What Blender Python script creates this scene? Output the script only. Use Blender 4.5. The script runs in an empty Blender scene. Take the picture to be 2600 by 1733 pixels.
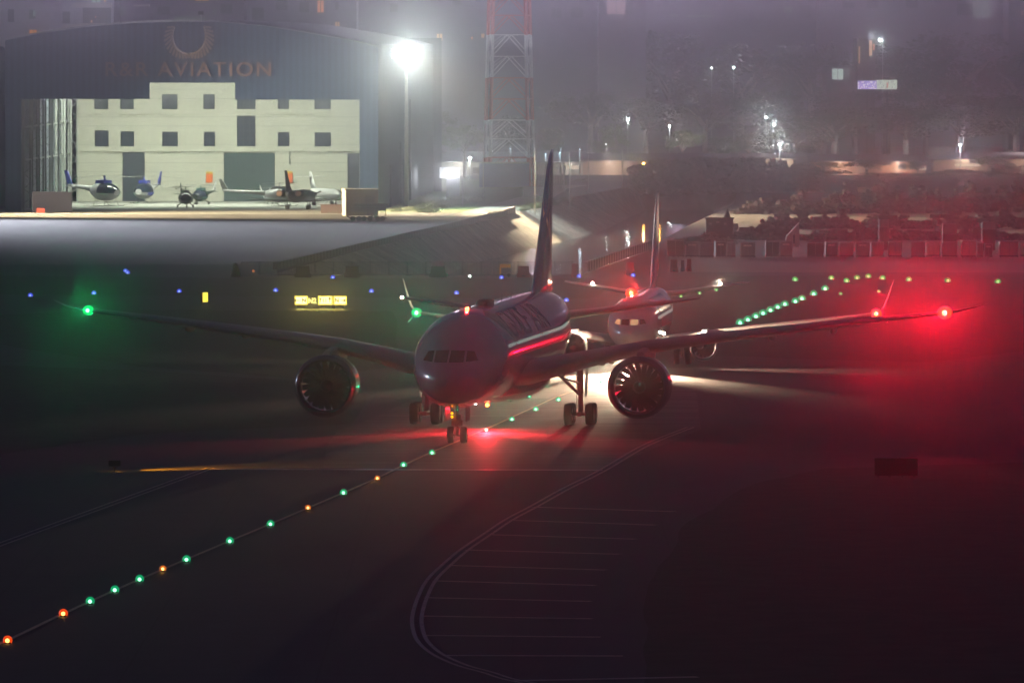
import bpy, bmesh, math, random
import numpy as np
from mathutils import Vector, Matrix
R=math.radians
S=bpy.context.scene
COL=S.collection
# ---------------------------------------------------------------- camera
CAMH=24.6; F=21836.0; PITCH=math.atan((866.5-87)/F)
cam=bpy.data.cameras.new('camera'); camo=bpy.data.objects.new('camera',cam); COL.objects.link(camo); S.camera=camo
camo.location=(0,0,CAMH); camo.rotation_euler=(math.pi/2-PITCH,0,0)
cam.sensor_width=36; cam.lens=F/2600*36; cam.clip_start=1; cam.clip_end=12000
# ---------------------------------------------------------------- world: a city night sky glow
sl=bpy.data.lights.new('rim_fill_sun','SUN'); sl.energy=.42; sl.angle=R(1.0); sl.color=(.72,.82,1); so=bpy.data.objects.new('rim_fill_sun',sl); COL.objects.link(so); so.rotation_euler=Vector((.80,-.60,-.13)).to_track_quat('-Z','Y').to_euler()  # unseen weak sun added for the rim light on the jets
W=bpy.data.worlds.new('World'); S.world=W; W.use_nodes=True
_n=W.node_tree; _bg=_n.nodes['Background']
_tc=_n.nodes.new('ShaderNodeTexCoord'); _sp=_n.nodes.new('ShaderNodeSeparateXYZ'); _cr=_n.nodes.new('ShaderNodeValToRGB')
_n.links.new(_tc.outputs['Generated'],_sp.inputs[0]); _n.links.new(_sp.outputs['Z'],_cr.inputs[0]); _n.links.new(_cr.outputs[0],_bg.inputs[0])
_cr.color_ramp.elements[0].position=0.0; _cr.color_ramp.elements[0].color=(.46,.38,.80,1)
_cr.color_ramp.elements[1].position=0.5; _cr.color_ramp.elements[1].color=(.12,.11,.46,1)
_bg.inputs[1].default_value=0.085
S.view_settings.view_transform='Standard'; S.view_settings.look='None'; S.view_settings.exposure=0; S.view_settings.gamma=1
c=S.cycles
c.use_denoising=True
try: c.denoiser='OPENIMAGEDENOISE'
except Exception: pass
c.max_bounces=6; c.diffuse_bounces=3; c.glossy_bounces=3; c.volume_bounces=0; c.transmission_bounces=4
c.sample_clamp_indirect=3.0; c.use_adaptive_sampling=False
HAZE_D=0.00055; HAZE_G=0.984
SODIUM=(1.0,.80,.50); COOL=(.88,1.0,.93); WARM=(1.0,.74,.52)
# ---------------------------------------------------------------- picking points out of the photograph's 2600 px frame
def ray(px,py):
    a=(py-866.5)/F; x=(px-1300)/F
    return Vector((x,math.cos(PITCH)-math.sin(PITCH)*a,-math.sin(PITCH)-math.cos(PITCH)*a))
def G(px,py,z=0.0):
    d=ray(px,py); return Vector((0,0,CAMH))+d*((z-CAMH)/d.z)
def P(px,py,Y):
    d=ray(px,py); return Vector((0,0,CAMH))+d*(Y/d.y)
# ---------------------------------------------------------------- materials
MATS={}
def mat(name,col,rough=.6,metal=0,noise=0,nscale=1.0,coat=0,emit=None,es=0,bump=0,bscale=1.0,stretch=(1,1,1),spec=.5,trans=0):
    if name in MATS: return MATS[name]
    m=bpy.data.materials.new(name); m.use_nodes=True; nt=m.node_tree; b=nt.nodes['Principled BSDF']
    b.inputs['Base Color'].default_value=(*col,1); b.inputs['Roughness'].default_value=rough; b.inputs['Metallic'].default_value=metal
    b.inputs['Specular IOR Level'].default_value=spec; b.inputs['Coat Weight'].default_value=coat; b.inputs['Coat Roughness'].default_value=.08
    b.inputs['Transmission Weight'].default_value=trans
    if noise or bump:
        tc=nt.nodes.new('ShaderNodeTexCoord'); mp=nt.nodes.new('ShaderNodeMapping'); mp.inputs['Scale'].default_value=stretch
        nt.links.new(tc.outputs['Object'],mp.inputs[0])
    if noise:
        n=nt.nodes.new('ShaderNodeTexNoise'); n.inputs['Scale'].default_value=nscale; n.inputs['Detail'].default_value=6; n.inputs['Roughness'].default_value=.62
        nt.links.new(mp.outputs[0],n.inputs['Vector'])
        r=nt.nodes.new('ShaderNodeValToRGB'); e=r.color_ramp.elements
        e[0].position=.28; e[0].color=(*[x*(1-noise) for x in col],1); e[1].position=.72; e[1].color=(*[min(1,x*(1+noise)) for x in col],1)
        nt.links.new(n.outputs['Fac'],r.inputs[0]); nt.links.new(r.outputs[0],b.inputs['Base Color'])
    if bump:
        n2=nt.nodes.new('ShaderNodeTexNoise'); n2.inputs['Scale'].default_value=bscale; n2.inputs['Detail'].default_value=4
        nt.links.new(mp.outputs[0],n2.inputs['Vector'])
        bp=nt.nodes.new('ShaderNodeBump'); bp.inputs['Strength'].default_value=bump; bp.inputs['Distance'].default_value=.05
        nt.links.new(n2.outputs['Fac'],bp.inputs['Height']); nt.links.new(bp.outputs[0],b.inputs['Normal'])
    if emit:
        b.inputs['Emission Color'].default_value=(*emit,1); b.inputs['Emission Strength'].default_value=es
    MATS[name]=m; return m
def stripes(name,c1,c2,axis,period,rough=.6,duty=.5,coord='Object'):
    """procedural two-colour bands along an axis of the object's own space"""
    if name in MATS: return MATS[name]
    m=mat(name,c1,rough); nt=m.node_tree; b=nt.nodes['Principled BSDF']
    tc=nt.nodes.new('ShaderNodeTexCoord'); sp=nt.nodes.new('ShaderNodeSeparateXYZ'); nt.links.new(tc.outputs[coord],sp.inputs[0])
    d=nt.nodes.new('ShaderNodeMath'); d.operation='DIVIDE'; d.inputs[1].default_value=period; nt.links.new(sp.outputs[axis],d.inputs[0])
    f=nt.nodes.new('ShaderNodeMath'); f.operation='FRACT'; nt.links.new(d.outputs[0],f.inputs[0])
    g=nt.nodes.new('ShaderNodeMath'); g.operation='GREATER_THAN'; g.inputs[1].default_value=duty; nt.links.new(f.outputs[0],g.inputs[0])
    mx=nt.nodes.new('ShaderNodeMixRGB'); mx.inputs[1].default_value=(*c1,1); mx.inputs[2].default_value=(*c2,1); nt.links.new(g.outputs[0],mx.inputs[0]); nt.links.new(mx.outputs[0],b.inputs['Base Color'])
    return m
def emis(name,col,s): return mat(name,(.02,.02,.02),.5,emit=col,es=s)
def ORD(n):
    w=['zeroth','first','second','third','fourth','fifth','sixth','seventh','eighth','ninth','tenth','eleventh','twelfth','thirteenth','fourteenth','fifteenth','sixteenth','seventeenth','eighteenth','nineteenth','twentieth']
    return w[n] if n<len(w) else '%dth'%n
# ---------------------------------------------------------------- mesh builder
class MB:
    def __init__(s): s.v=[]; s.f=[]; s.smooth=[]
    def add(s,vs,fs,smooth=False):
        o=len(s.v); s.v+= [tuple(v) for v in vs]; s.f+=[tuple(i+o for i in f) for f in fs]; s.smooth+=[smooth]*len(fs); return s
    def box(s,x0,x1,y0,y1,z0,z1,rz=0,c=None):
        vs=[Vector((x,y,z)) for x in(x0,x1) for y in(y0,y1) for z in(z0,z1)]
        if rz:
            c=Vector(c) if c else Vector(((x0+x1)/2,(y0+y1)/2,0)); M=Matrix.Rotation(rz,3,'Z'); vs=[M@(v-c)+c for v in vs]
        return s.add(vs,[(0,1,3,2),(4,6,7,5),(0,4,5,1),(2,3,7,6),(0,2,6,4),(1,5,7,3)])
    def tube(s,a,b,r,r2=None,n=8,cap=True):
        a=Vector(a); b=Vector(b); r2=r if r2 is None else r2; d=(b-a)
        if d.length<1e-6: return s
        d.normalize(); u=d.orthogonal().normalized(); w=d.cross(u); vs=[]
        for p,q in((a,r),(b,r2)):
            for i in range(n): t=2*math.pi*i/n; vs.append(p+u*(q*math.cos(t))+w*(q*math.sin(t)))
        fs=[(i,(i+1)%n,n+(i+1)%n,n+i) for i in range(n)]
        s.add(vs,fs,True)
        if cap: s.add(vs,[tuple(range(n-1,-1,-1)),tuple(range(n,2*n))])
        return s
    def path(s,pts,r,n=6):
        for a,b in zip(pts,pts[1:]): s.tube(a,b,r,r,n)
        return s
    def bar(s,a,b,w,h):
        a=Vector(a); b=Vector(b); d=(b-a).normalized(); u=d.cross(Vector((0,0,1)))
        if u.length<1e-3: u=Vector((1,0,0))
        u.normalize(); t=u.cross(d); vs=[]
        for p in(a,b):
            for i,j in((-1,-1),(1,-1),(1,1),(-1,1)): vs.append(p+u*(i*w/2)+t*(j*h/2))
        return s.add(vs,[(0,1,2,3),(7,6,5,4),(0,4,5,1),(1,5,6,2),(2,6,7,3),(3,7,4,0)])
    def rings(s,rs,close=True,cap0=False,cap1=False,smooth=True):
        n=len(rs[0]); vs=[p for r in rs for p in r]; fs=[]
        for k in range(len(rs)-1):
            for i in range(n if close else n-1):
                j=(i+1)%n; fs.append((k*n+i,k*n+j,(k+1)*n+j,(k+1)*n+i))
        s.add(vs,fs,smooth)
        if cap0: s.add(rs[0],[tuple(range(n-1,-1,-1))])
        if cap1: s.add(rs[-1],[tuple(range(n))])
        return s
    def sphere(s,c,r,n=12,m=8,sc=(1,1,1)):
        c=Vector(c); rs=[]
        for k in range(m+1):
            a=math.pi*k/m; rs.append([c+Vector((r*sc[0]*math.sin(a)*math.cos(2*math.pi*i/n),r*sc[1]*math.sin(a)*math.sin(2*math.pi*i/n),r*sc[2]*math.cos(a))) for i in range(n)])
        return s.rings(rs)
    def prism(s,poly,y0,y1):
        """poly in (x,z), extruded along y"""
        n=len(poly); vs=[(x,y0,z) for x,z in poly]+[(x,y1,z) for x,z in poly]
        return s.add(vs,[tuple(range(n)),tuple(range(2*n-1,n-1,-1))]+[(i,i+n,(i+1)%n+n,(i+1)%n) for i in range(n)])
    def flat(s,poly,z):
        return s.add([(p[0],p[1],z) for p in poly],[tuple(range(len(poly)))])
    def build(s,name,m,parent=None,loc=None):
        me=bpy.data.meshes.new(name); v=s.v
        if loc is not None: v=[(a-loc[0],b-loc[1],cc-loc[2]) for a,b,cc in v]
        me.from_pydata(v,[],s.f); me.polygons.foreach_set('use_smooth',s.smooth); me.update()
        bm=bmesh.new(); bm.from_mesh(me); bmesh.ops.remove_doubles(bm,verts=bm.verts,dist=1e-5); bmesh.ops.recalc_face_normals(bm,faces=bm.faces) if s.recalc else None; bm.to_mesh(me); bm.free()
        o=bpy.data.objects.new(name,me); COL.objects.link(o)
        if m: me.materials.append(m)
        if parent: o.parent=parent
        elif loc is not None: o.location=loc
        return o
    recalc=True
def tag(o,label=None,cat=None,group=None,kind=None):
    if label: o['label']=label
    if cat: o['category']=cat
    if group: o['group']=group
    if kind: o['kind']=kind
    return o
def thing(name,label,cat,loc=(0,0,0),rz=0,group=None):
    o=bpy.data.objects.new(name,None); COL.objects.link(o); o.location=loc; o.rotation_euler=(0,0,rz); o.empty_display_size=.5
    return tag(o,label,cat,group)
def copy_tree(o,parent=None):
    q=o.copy(); COL.objects.link(q); q.parent=parent
    for ch in list(o.children): copy_tree(ch,q)
    return q
def lamp(kind,name,loc,col,e,parent=None,aim=None,cone=90,blend=1.0,r=.1,size=1,sy=1):
    l=bpy.data.lights.new(name,kind); l.energy=e; l.color=col
    if kind=='SPOT': l.spot_size=R(cone); l.spot_blend=blend
    if kind=='AREA': l.shape='RECTANGLE'; l.size=size; l.size_y=sy
    else: l.shadow_soft_size=r
    o=bpy.data.objects.new(name,l); COL.objects.link(o); o.location=loc
    if parent: o.parent=parent
    if aim is not None: o.rotation_euler=Vector(aim).to_track_quat('-Z','Y').to_euler()
    return o
def text_mesh(txt,size,extr=0.0,sx=1.0,bold=0.0,space=1.0):
    cu=bpy.data.curves.new('t','FONT'); cu.body=txt; cu.size=size; cu.align_x='CENTER'; cu.align_y='CENTER'; cu.extrude=extr; cu.offset=bold; cu.space_character=space
    o=bpy.data.objects.new('t',cu); COL.objects.link(o); bpy.context.view_layer.update()
    dg=bpy.context.evaluated_depsgraph_get(); me=bpy.data.meshes.new_from_object(o.evaluated_get(dg)); bpy.data.objects.remove(o); 
    for v in me.vertices: v.co.x*=sx
    return me
# ================================================================ GROUND
def pave(name,col,rough,joint,patch=.35,fine=.25,lw=.07):
    m=mat(name,col,rough); nt=m.node_tree; b=nt.nodes['Principled BSDF']; N=lambda t:nt.nodes.new('ShaderNode'+t); L=nt.links.new
    tc=N('TexCoord'); 
    def noise(s,st,d=5):
        mp=N('Mapping'); mp.inputs['Scale'].default_value=st; L(tc.outputs['Object'],mp.inputs[0]); n=N('TexNoise'); n.inputs['Scale'].default_value=s; n.inputs['Detail'].default_value=d; L(mp.outputs[0],n.inputs['Vector']); return n.outputs['Fac']
    def math_(op,a,b_=None,c_=None):
        q=N('Math'); q.operation=op
        for i,x in enumerate((a,b_,c_)):
            if x is None: continue
            if isinstance(x,(int,float)): q.inputs[i].default_value=x
            else: L(x,q.inputs[i])
        return q.outputs[0]
    big=noise(.045,(1,.45,1)); mid=noise(.5,(1,.35,1)); fi=noise(3.5,(1,1,1),3); streak=noise(.6,(1.2,.03,1),4)
    v=math_('MULTIPLY_ADD',big,patch*2,1-patch); v2=math_('MULTIPLY_ADD',mid,fine*2,1-fine); v=math_('MULTIPLY',v,v2); v3=math_('MULTIPLY_ADD',fi,fine,1-fine/2); v=math_('MULTIPLY',v,v3)
    st=math_('MULTIPLY_ADD',streak,.5,.75); v=math_('MULTIPLY',v,st)
    if joint:
        sp=N('SeparateXYZ'); L(tc.outputs['Object'],sp.inputs[0])
        for ax,w_ in(('X',lw),('Y',lw*3)):
            d=math_('DIVIDE',sp.outputs[ax],joint); f=math_('FRACT',d); g=math_('LESS_THAN',f,w_/joint); v=math_('MULTIPLY',v,math_('MULTIPLY_ADD',g,-.45,1.0))
    mx=N('VectorMath'); mx.operation='SCALE'; mx.inputs[0].default_value=col; L(v,mx.inputs['Scale']); L(mx.outputs[0],b.inputs['Base Color'])
    rr=math_('MULTIPLY_ADD',big,.28,rough-.14); rr=math_('MULTIPLY_ADD',fi,.12,rr); L(rr,b.inputs['Roughness'])
    bp=N('Bump'); bp.inputs['Strength'].default_value=.5; bp.inputs['Distance'].default_value=.04; L(fi,bp.inputs['Height']); L(bp.outputs[0],b.inputs['Normal'])
    return m
asphalt=pave('asphalt',(.045,.044,.050),.60,7.5,.5,.45,.10)
grassm=mat('rough_grass',(.042,.045,.028),.9,noise=.6,nscale=.5,bump=1,bscale=2.5)
conc=pave('apron_concrete',(.19,.18,.165),.8,6.0,.25,.15)
near=883.0
Lt=[(-24.5,near),(-14,1027),(-.4,1175),(8,1291),(20,1400)]
Lb=[(-14,near),(-4.6,1073),(5.6,1169),(14,1251),(22,1400)]
Rt=[(7.4,near),(15.5,978),(18.7,1043),(24,1126),(34,1276),(42,1400)]
Rb=[(6.4,near),(13.6,978),(17,1043),(21.5,1126),(29,1276),(32,1400)]
g=MB(); g.recalc=False
g.flat([(-3000,-100),(3000,-100),(3000,near),(7.4,near),(-24.5,near),(-3000,near)],0)
g.flat([(-3000,near)]+Lt+[(20,1400),(-3000,1400)][1:],0)
g.flat([(3000,1400)]+Rt[::-1]+[(3000,near)],0)
g.flat([(-3000,1400),(20,1400),(42,1400),(3000,1400),(3000,7000),(-3000,7000)],0)
tag(g.build('ground',asphalt),kind='structure')
bank=mat('channel_stone',(.42,.40,.36),.85,noise=.45,nscale=.3,bump=1,bscale=.9)
def wallstrip(A,B,za,zb,mb):
    k=20
    def at(L,y):
        for (x0,y0),(x1,y1) in zip(L,L[1:]):
            if y<=y1+1e-6: return x0+(x1-x0)*(y-y0)/(y1-y0)
        return L[-1][0]
    ys=[near+(1400-near)*i/k for i in range(k+1)]
    for y0,y1 in zip(ys,ys[1:]):
        mb.add([(at(A,y0),y0,za),(at(A,y1),y1,za),(at(B,y1),y1,zb),(at(B,y0),y0,zb)],[(0,1,2,3)])
b=MB(); b.recalc=False
wallstrip(Lt,Lb,0,-4.4,b); wallstrip(Rt,Rb,0,-4.4,b)
b.add([(-24.5,near,0),(7.4,near,0),(6.4,near,-4.4),(-14,near,-4.4)],[(0,1,2,3)])
b.add([(20,1400,0),(42,1400,0),(32,1400,-4.4),(22,1400,-4.4)],[(0,1,2,3)])
tag(b.build('channel_bank',bank),kind='structure')
w_=MB(); w_.add([(-30,near-1,-4),(60,near-1,-4),(60,1402,-4),(-30,1402,-4)],[(0,1,2,3)])
tag(w_.build('water',mat('canal_water',(.02,.025,.025),.09,bump=.12,bscale=.8,stretch=(1,.5,1))),kind='structure')
def wobble(pts,seed,amp=4):
    rg=random.Random(seed); out=[]
    for (x0,y0),(x1,y1) in zip(pts,pts[1:]+pts[:1]):
        n=max(2,int(math.hypot(x1-x0,y1-y0)/22))
        for i in range(n):
            t=i/n; out.append((x0+(x1-x0)*t+rg.uniform(-2,2)*amp,y0+(y1-y0)*t+rg.uniform(-.35,.35)*amp))
    return out
def sheet(name,pts,z,m,px=True,kind='structure'):
    if name=='grass_island': pts=wobble(pts,len(pts)+int(pts[1][1]))
    q=MB(); q.recalc=False; q.flat([G(*p)[:2] if px else p for p in pts],z); o=q.build(name,m)
    if o.data.polygons[0].normal.z<0: o.data.flip_normals()
    return tag(o,kind=kind)
sheet('apron',[(-40,672),(722,672),(1296,543),(1150,520),(960,536),(-40,541)],.02,conc)
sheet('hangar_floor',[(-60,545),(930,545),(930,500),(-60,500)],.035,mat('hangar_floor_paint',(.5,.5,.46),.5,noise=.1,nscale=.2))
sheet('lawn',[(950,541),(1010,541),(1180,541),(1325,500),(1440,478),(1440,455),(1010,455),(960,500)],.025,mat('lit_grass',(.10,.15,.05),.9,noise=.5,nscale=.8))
sheet('access_path',[(1170,540),(1290,543),(1390,512),(1440,480),(1500,470),(1420,470),(1330,498)],.03,mat('path_concrete',(.35,.36,.32),.8,noise=.15))
sheet('service_road',[(1700,691),(2700,693),(2700,651),(1700,651)],.03,mat('road_concrete',(.22,.18,.15),.75,noise=.12,nscale=.1,stretch=(.2,1,1)))
sheet('far_ground',[(1700,650),(2700,650),(2700,380),(1900,400),(1850,560)],.015,mat('dry_earth',(.11,.09,.07),.95,noise=.5,nscale=.1))
# grass islands of the field
sheet('grass_island',[(-60,866),(-60,800),(400,786),(1000,790),(1020,930),(760,960),(350,930)],.012,grassm)
sheet('grass_island',[(-60,1160),(-60,925),(350,940),(800,970),(930,1000),(900,1076),(380,1100)],.012,grassm)
sheet('grass_island',[(1830,700),(2700,698),(2700,880),(2350,920),(1700,900),(1600,800)],.012,grassm)
sheet('grass_island',[(1905,1230),(2090,1190),(2700,1170),(2700,1760),(1640,1760),(1640,1500),(1740,1330)],.012,grassm)
sheet('grass_island',[(-60,748),(-60,700),(700,706),(1500,706),(1560,720),(1500,760),(600,752)],.012,grassm)
# concrete bridge deck with transverse grooves
def deck_mat():
    m=mat('grooved_concrete',(.13,.12,.11),.5); nt=m.node_tree; b=nt.nodes['Principled BSDF']
    tc=nt.nodes.new('ShaderNodeTexCoord'); mp=nt.nodes.new('ShaderNodeMapping'); mp.inputs['Scale'].default_value=(.035,.55,1); nt.links.new(tc.outputs['Object'],mp.inputs[0])
    n=nt.nodes.new('ShaderNodeTexNoise'); n.inputs['Scale'].default_value=1.4; n.inputs['Detail'].default_value=5; n.inputs['Roughness'].default_value=.75; nt.links.new(mp.outputs[0],n.inputs['Vector'])
    r=nt.nodes.new('ShaderNodeValToRGB'); e=r.color_ramp.elements; e[0].position=.38; e[0].color=(.022,.021,.022,1); e[1].position=.62; e[1].color=(.125,.115,.105,1)
    nt.links.new(n.outputs['Fac'],r.inputs[0]); nt.links.new(r.outputs[0],b.inputs['Base Color'])
    r2=nt.nodes.new('ShaderNodeMapRange'); r2.inputs[1].default_value=.35; r2.inputs[2].default_value=.65; r2.inputs[3].default_value=.68; r2.inputs[4].default_value=.46
    nt.links.new(n.outputs['Fac'],r2.inputs[0]); nt.links.new(r2.outputs[0],b.inputs['Roughness'])
    bp=nt.nodes.new('ShaderNodeBump'); bp.inputs['Strength'].default_value=.5; bp.inputs['Distance'].default_value=.05; nt.links.new(n.outputs['Fac'],bp.inputs['Height']); nt.links.new(bp.outputs[0],b.inputs['Normal'])
    return m
sheet('bridge_deck',[(820,1192),(1530,1192),(1780,1090),(1760,935),(1250,925),(905,1078),(860,1090),(830,1130)],.016,deck_mat())
# ---------------------------------------------------------------- painted markings
paint=mat('worn_marking_paint',(.55,.48,.42),.6,noise=.35,nscale=1.5)
ypaint=mat('yellow_marking_paint',(.75,.58,.34),.5,noise=.3,nscale=1.5)
gpaint=mat('glossy_wet_paint',(.45,.40,.36),.3,noise=.6,nscale=.25,stretch=(1,.2,1))
def smooth_line(pts,k=8):
    out=[]; n=len(pts)
    for i in range(n-1):
        p0,p1,p2,p3=pts[max(0,i-1)],pts[i],pts[i+1],pts[min(n-1,i+2)]
        for j in range(k):
            t=j/k; out.append(tuple(.5*((2*p1[a])+(-p0[a]+p2[a])*t+(2*p0[a]-5*p1[a]+4*p2[a]-p3[a])*t*t+(-p0[a]+3*p1[a]-3*p2[a]+p3[a])*t**3) for a in(0,1)))
    out.append(tuple(pts[-1])); return out
def ribbon(mb,pts,w,z,off=0):
    vs=[]; n=len(pts)
    for i,p in enumerate(pts):
        a=Vector(pts[max(0,i-1)]); b_=Vector(pts[min(n-1,i+1)]); d=(b_-a).normalized(); nn=Vector((-d.y,d.x)); q=Vector(p)+nn*off
        vs+= [(*(q-nn*w/2),z),(*(q+nn*w/2),z)]
    mb.add(vs,[(2*i,2*i+2,2*i+3,2*i+1) for i in range(n-1)])
def gp(x,y): return tuple(G(x,y)[:2])
z7=lambda x,y: gp(x/2.296+900,y/2.296+1050)
curve=smooth_line([z7(*p) for p in [(1960,80),(1700,185),(1440,335),(1230,440),(1050,540),(900,620),(780,700),(640,795),(540,880),(450,970),(395,1075),(365,1180),(370,1260),(400,1330),(480,1400),(620,1465),(780,1510),(930,1555),(1300,1620)]])
q=MB(); ribbon(q,curve,.17,.03,-.2); ribbon(q,curve,.17,.03,.2); tag(q.build('edge_marking',paint),kind='structure')
q=MB()
for a,b_ in [((1040,545),(1868,572)),((915,622),(1755,650)),((785,706),(1640,732)),((650,795),(1545,820)),((550,885),(1465,912)),((465,975),(1405,1002)),((410,1073),(1380,1095)),((385,1180),(1385,1196)),((415,1293),(1435,1303)),((530,1410),(1565,1413)),((930,1558),(2000,1535))]:
    ribbon(q,[z7(*a),z7(*b_)],.62,.026)
tag(q.build('hatch_marking',paint),kind='structure')
cl=smooth_line([gp(*p) for p in [(-30,1645),(19,1626),(162,1558),(355,1471),(583,1374),(686,1331),(873,1251),(958,1214),(1024,1182),(1097,1148),(1180,1113),(1262,1077),(1330,1046),(1420,1006),(1526,968),(1640,925)]])
q=MB(); ribbon(q,cl,.22,.034); tag(q.build('centreline_marking',ypaint),kind='structure')
q=MB(); ribbon(q,[gp(538,1192),gp(1530,1194)],1.15,.038); tag(q.build('crossing_line',gpaint),kind='structure')
ll=[gp(535,1188),gp(0,1382.6),gp(-300,1500)]
q=MB(); ribbon(q,ll,.15,.03,-.22); ribbon(q,ll,.15,.03,.22); tag(q.build('side_marking',paint),kind='structure')
# ================================================================ AIRLINERS
def interp(tab,u):
    xs=[t[0] for t in tab]
    if u<=xs[0]: return list(tab[0][1:])
    if u>=xs[-1]: return list(tab[-1][1:])
    i=max(k for k in range(len(xs)-1) if xs[k]<=u)
    h=xs[i+1]-xs[i]; t=(u-xs[i])/h; out=[]
    for a in range(1,len(tab[0])):
        def sl(k):
            if k<=0 or k>=len(xs)-1: return None
            s0=(tab[k][a]-tab[k-1][a])/(xs[k]-xs[k-1]); s1=(tab[k+1][a]-tab[k][a])/(xs[k+1]-xs[k])
            return 0 if s0*s1<=0 else 2*s0*s1/(s0+s1)
        d=(tab[i+1][a]-tab[i][a])/h; m0=sl(i); m1=sl(i+1)
        if m0 is None: m0=d*1.5
        if m1 is None: m1=d*.5
        out.append((2*t**3-3*t*t+1)*tab[i][a]+(t**3-2*t*t+t)*h*m0+(-2*t**3+3*t*t)*tab[i+1][a]+(t**3-t*t)*h*m1)
    return out
class Body:
    def __init__(s,tab): s.tab=tab; s.L=tab[-1][0]
    def pt(s,u,phi,off=0):
        top,bot,hw=interp(s.tab,u); zc=(top+bot)/2; h=(top-bot)/2
        return Vector(((hw+off)*math.sin(phi),u,zc+(h+off)*math.cos(phi)))
    def mesh(s,n=56):
        us=[.02,.06,.13,.24,.4,.6,.85]+[1.15+.35*i for i in range(22)]; x=us[-1]
        while x<s.L: us.append(x); x+=.9
        us.append(s.L)
        us=sorted(set(us)); rs=[[s.pt(u,2*math.pi*i/n) for i in range(n)] for u in us]
        return MB().rings(rs,cap0=True,cap1=True)
    def patch(s,u0,u1,p0,p1,off=.012,nu=8,nv=4):
        m=MB(); m.recalc=False
        m.rings([[s.pt(u0+(u1-u0)*i/nu,p0+(p1-p0)*j/nv,off) for j in range(nv+1)] for i in range(nu+1)],close=False)
        return m
    def front(s,x,z,off=.015):
        lo,hi=0,12
        for _ in range(40):
            u=(lo+hi)/2; top,bot,hw=interp(s.tab,u); zc=(top+bot)/2; h=(top-bot)/2
            if (x/hw)**2+((z-zc)/h)**2<=1: hi=u
            else: lo=u
        return Vector((x*(1+off/3),hi-off,z))
    def pane(s,c,n=6,off=.015):
        """c: four corners (x,z) in order; rounded by inset of corners"""
        m=MB(); a,b,cc,d=[Vector(p) for p in c]
        rs=[[s.front(*((a*(1-i/n)+b*(i/n))*(1-j/n)+(d*(1-i/n)+cc*(i/n))*(j/n)),off) for i in range(n+1)] for j in range(n+1)]
        rs=[r for r in rs]; m.rings(rs,close=False); return m
AF=[(0,0),(.006,.22),(.03,.5),(.08,.76),(.18,.96),(.32,1),(.5,.86),(.7,.56),(.88,.24),(1,.02)]
def foil(u0,u1,t,place):
    c=u1-u0; up=[(u0+c*x,t/2*y) for x,y in AF]; lo=[(u0+c*x,-t/2*y*.85) for x,y in AF[1:-1]][::-1]
    return [place(u,w) for u,w in up+lo]
def wing_mesh(secs):
    rs=[]
    for sct in secs:
        v,u0,u1,z,t=sct[:5]; th=sct[5] if len(sct)>5 else 0
        rs.append(foil(u0,u1,t,lambda u,w,v=v,z=z,th=th: Vector((v-w*math.sin(th),u,z+w*math.cos(th)))))
    return MB().rings(rs,cap0=True,cap1=True)
def mir(secs): return [(-s_[0],)+tuple(s_[1:5])+((-s_[5],) if len(s_)>5 else ()) for s_ in secs]
def wheel(mb_t,mb_r,c,r,w):
    x,y,z=c; n=28
    prof=[(-.5,.62),(-.5,.86),(-.42,.96),(-.25,1),(0,1.0),(.25,1),(.42,.96),(.5,.86),(.5,.62)]
    mb_t.rings([[Vector((x+a*w,y+r*b_*math.cos(2*math.pi*i/n),z+r*b_*math.sin(2*math.pi*i/n))) for i in range(n)] for a,b_ in prof])
    prof=[(-.44,.02),(-.40,.3),(-.46,.62),(.46,.62),(.40,.3),(.44,.02)]
    mb_r.rings([[Vector((x+a*w,y+r*b_*math.cos(2*math.pi*i/n),z+r*b_*math.sin(2*math.pi*i/n))) for i in range(n)] for a,b_ in prof],cap0=True,cap1=True)
def lathe(mb,prof,v,z,n=56,caps=False,sq=1.0):
    rs=[[Vector((v+r*math.cos(2*math.pi*i/n),u,z+r*sq*math.sin(2*math.pi*i/n))) for i in range(n)] for u,r in prof]
    return mb.rings(rs,cap0=caps,cap1=caps)
tyre=mat('tyre_rubber',(.02,.02,.02),.8); rimm=mat('wheel_rim',(.35,.35,.36),.35,metal=.6)
strutm=mat('gear_grey_paint',(.42,.42,.43),.4); lipm=mat('polished_lip',(.16,.16,.19),.22,metal=.8)
glass=mat('cockpit_glass',(.004,.005,.008),.22,spec=.25); fanm=mat('fan_blade_metal',(.014,.014,.018),.45)
darkm=mat('dark_fairing',(.02,.02,.022),.5)
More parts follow.
